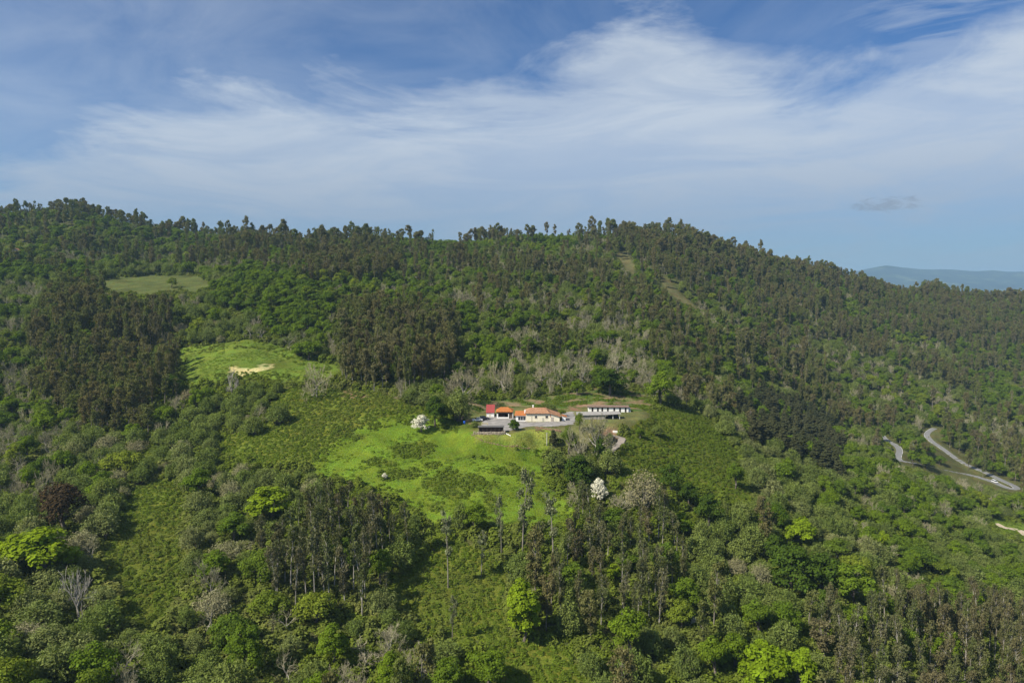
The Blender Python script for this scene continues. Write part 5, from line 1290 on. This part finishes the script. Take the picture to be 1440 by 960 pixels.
# (azimuth, elevation) space, stretched along the streaks
ce = N(ns, 'ShaderNodeCombineXYZ'); ls.new(az_, ce.inputs[0]); ls.new(el_, ce.inputs[1])
def curve(pts):                               # boundary elevation as a function of azimuth
    fc = N(ns, 'ShaderNodeFloatCurve'); c = fc.mapping.curves[0]
    pts = sorted(((a + 1) / 2, e * 2) for a, e in pts)
    pts = [(0.0, pts[0][1])] + pts + [(1.0, pts[-1][1])]
    c.points[0].location = pts[0]; c.points[1].location = pts[-1]
    for p in pts[1:-1]: c.points.new(*p)
    fc.mapping.update(); ls.new(MR(az_, -1, 1, 0, 1, False), fc.inputs['Value'])
    return MT('MULTIPLY', fc.outputs[0], .5)
top = curve([azel(*p) for p in ((-40,210),(40,185),(110,160),(200,135),(330,108),(450,100),(560,128),(640,112),(740,98),(820,60),(900,38),(960,42),(1030,68),(1110,92),(1190,92),(1260,66),(1340,52),(1400,28),(1460,-10))])
n_big = noise(ce.outputs[0], 5, 8, .62, .6, R(-12), .7, 2.2)
n_fine = noise(cb.outputs[0], 1.6, 10, .66, 1.2, R(25), 1, 1)
d0 = MT('SUBTRACT', top, el_)                                          # > 0 below the edge of the bank
d1 = MT('ADD', d0, MT('MULTIPLY', MT('SUBTRACT', n_big, .5), .22))
d1 = MT('ADD', d1, MT('MULTIPLY', MT('SUBTRACT', n_fine, .5), .10))
bank = MR(d1, -.040, .075)
fall = MR(el_, R(1), R(9.5), .74, 1.0)                                   # thins towards the horizon
streak = noise(ce.outputs[0], 7, 9, .6, .9, R(-22), .55, 2.6, (3, 1, 0))
st_ = MR(streak, .34, .68, .76, 1.05)
dens = MT('MULTIPLY', MT('MULTIPLY', bank, st_), fall)
wis = noise(ce.outputs[0], 3.2, 9, .6, 1.2, R(-30), .8, 1.9, (7, 2, 0))
wisp = MT('MULTIPLY', MR(wis, .25, .85, .06, .62), MR(az_, -.5, .15, 1.0, .38))
wr = MT('MULTIPLY', MR(az_, .30, .60, 0, .5), MR(streak, .42, .62))
dens = MT('MAXIMUM', dens, MT('MAXIMUM', wisp, wr), None, True)
dens = MT('MAXIMUM', dens, .05)
dens = MT('MAXIMUM', dens, MT('MULTIPLY', MR(el_, R(25), R(42), 0, .55), MR(n_fine, .3, .6, .6, 1)))      # unseen cloud added overhead for stronger neutral fill and softer shadows
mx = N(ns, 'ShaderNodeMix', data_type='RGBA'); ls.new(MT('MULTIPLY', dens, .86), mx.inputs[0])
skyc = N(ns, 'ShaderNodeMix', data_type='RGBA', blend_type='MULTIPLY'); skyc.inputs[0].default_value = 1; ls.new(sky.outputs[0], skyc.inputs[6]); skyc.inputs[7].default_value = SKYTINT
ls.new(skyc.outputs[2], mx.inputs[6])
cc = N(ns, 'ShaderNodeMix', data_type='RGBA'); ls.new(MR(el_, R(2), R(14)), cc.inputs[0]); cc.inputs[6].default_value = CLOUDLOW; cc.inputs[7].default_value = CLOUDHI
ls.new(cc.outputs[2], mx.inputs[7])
# one small grey cloud low on the right
ca_, cel = azel(1245, 288)
e1 = MT('DIVIDE', MT('SUBTRACT', az_, ca_), .034); e2 = MT('DIVIDE', MT('SUBTRACT', el_, cel), .0085)
ee = MT('ADD', MT('MULTIPLY', e1, e1), MT('MULTIPLY', e2, e2))
nn_ = noise(ce.outputs[0], 60, 8, .7, .8, 0, .6, 1.6)
blob = MR(MT('ADD', ee, MT('MULTIPLY', MT('SUBTRACT', nn_, .5), 9.0)), 1.5, -.4, 0, .65)
m3 = N(ns, 'ShaderNodeMix', data_type='RGBA'); ls.new(blob, m3.inputs[0]); ls.new(mx.outputs[2], m3.inputs[6]); m3.inputs[7].default_value = GREYCLOUD
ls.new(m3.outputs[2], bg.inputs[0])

sd = bpy.data.lights.new('sun', 'SUN'); sd.energy = SUNE; sd.angle = R(.6); sd.color = (1, .93, .80)
so = link(bpy.data.objects.new('sun', sd))
from mathutils import Vector
sv = Vector((math.sin(SUN_AZ) * math.cos(SUN_EL), math.cos(SUN_AZ) * math.cos(SUN_EL), math.sin(SUN_EL)))
so.rotation_euler = sv.to_track_quat('Z', 'Y').to_euler(); so.location = (0, 0, 150)

cd = bpy.data.cameras.new('camera'); cam = link(bpy.data.objects.new('camera', cd)); scene.camera = cam
cd.sensor_width = 36; cd.lens = 24; cd.clip_start = .5; cd.clip_end = 40000
cam.location = (0, 0, 0); cam.rotation_euler = (R(90) - PITCH, 0, 0)
vs = scene.view_settings; vs.view_transform = 'Standard'; vs.look = 'None'; vs.gamma = 1; vs.exposure = EXPO; vs.use_curve_mapping = False
scene.render.engine = 'CYCLES'
c = scene.cycles; c.max_bounces = 4; c.diffuse_bounces = 2; c.glossy_bounces = 1; c.transmission_bounces = 2; c.transparent_max_bounces = 4; c.volume_bounces = 0
c.use_adaptive_sampling = True; c.adaptive_threshold = .015; c.use_denoising = DENOISE; c.sample_clamp_indirect = 4
c.caustics_reflective = False; c.caustics_refractive = False
scene.render.threads_mode = 'AUTO'
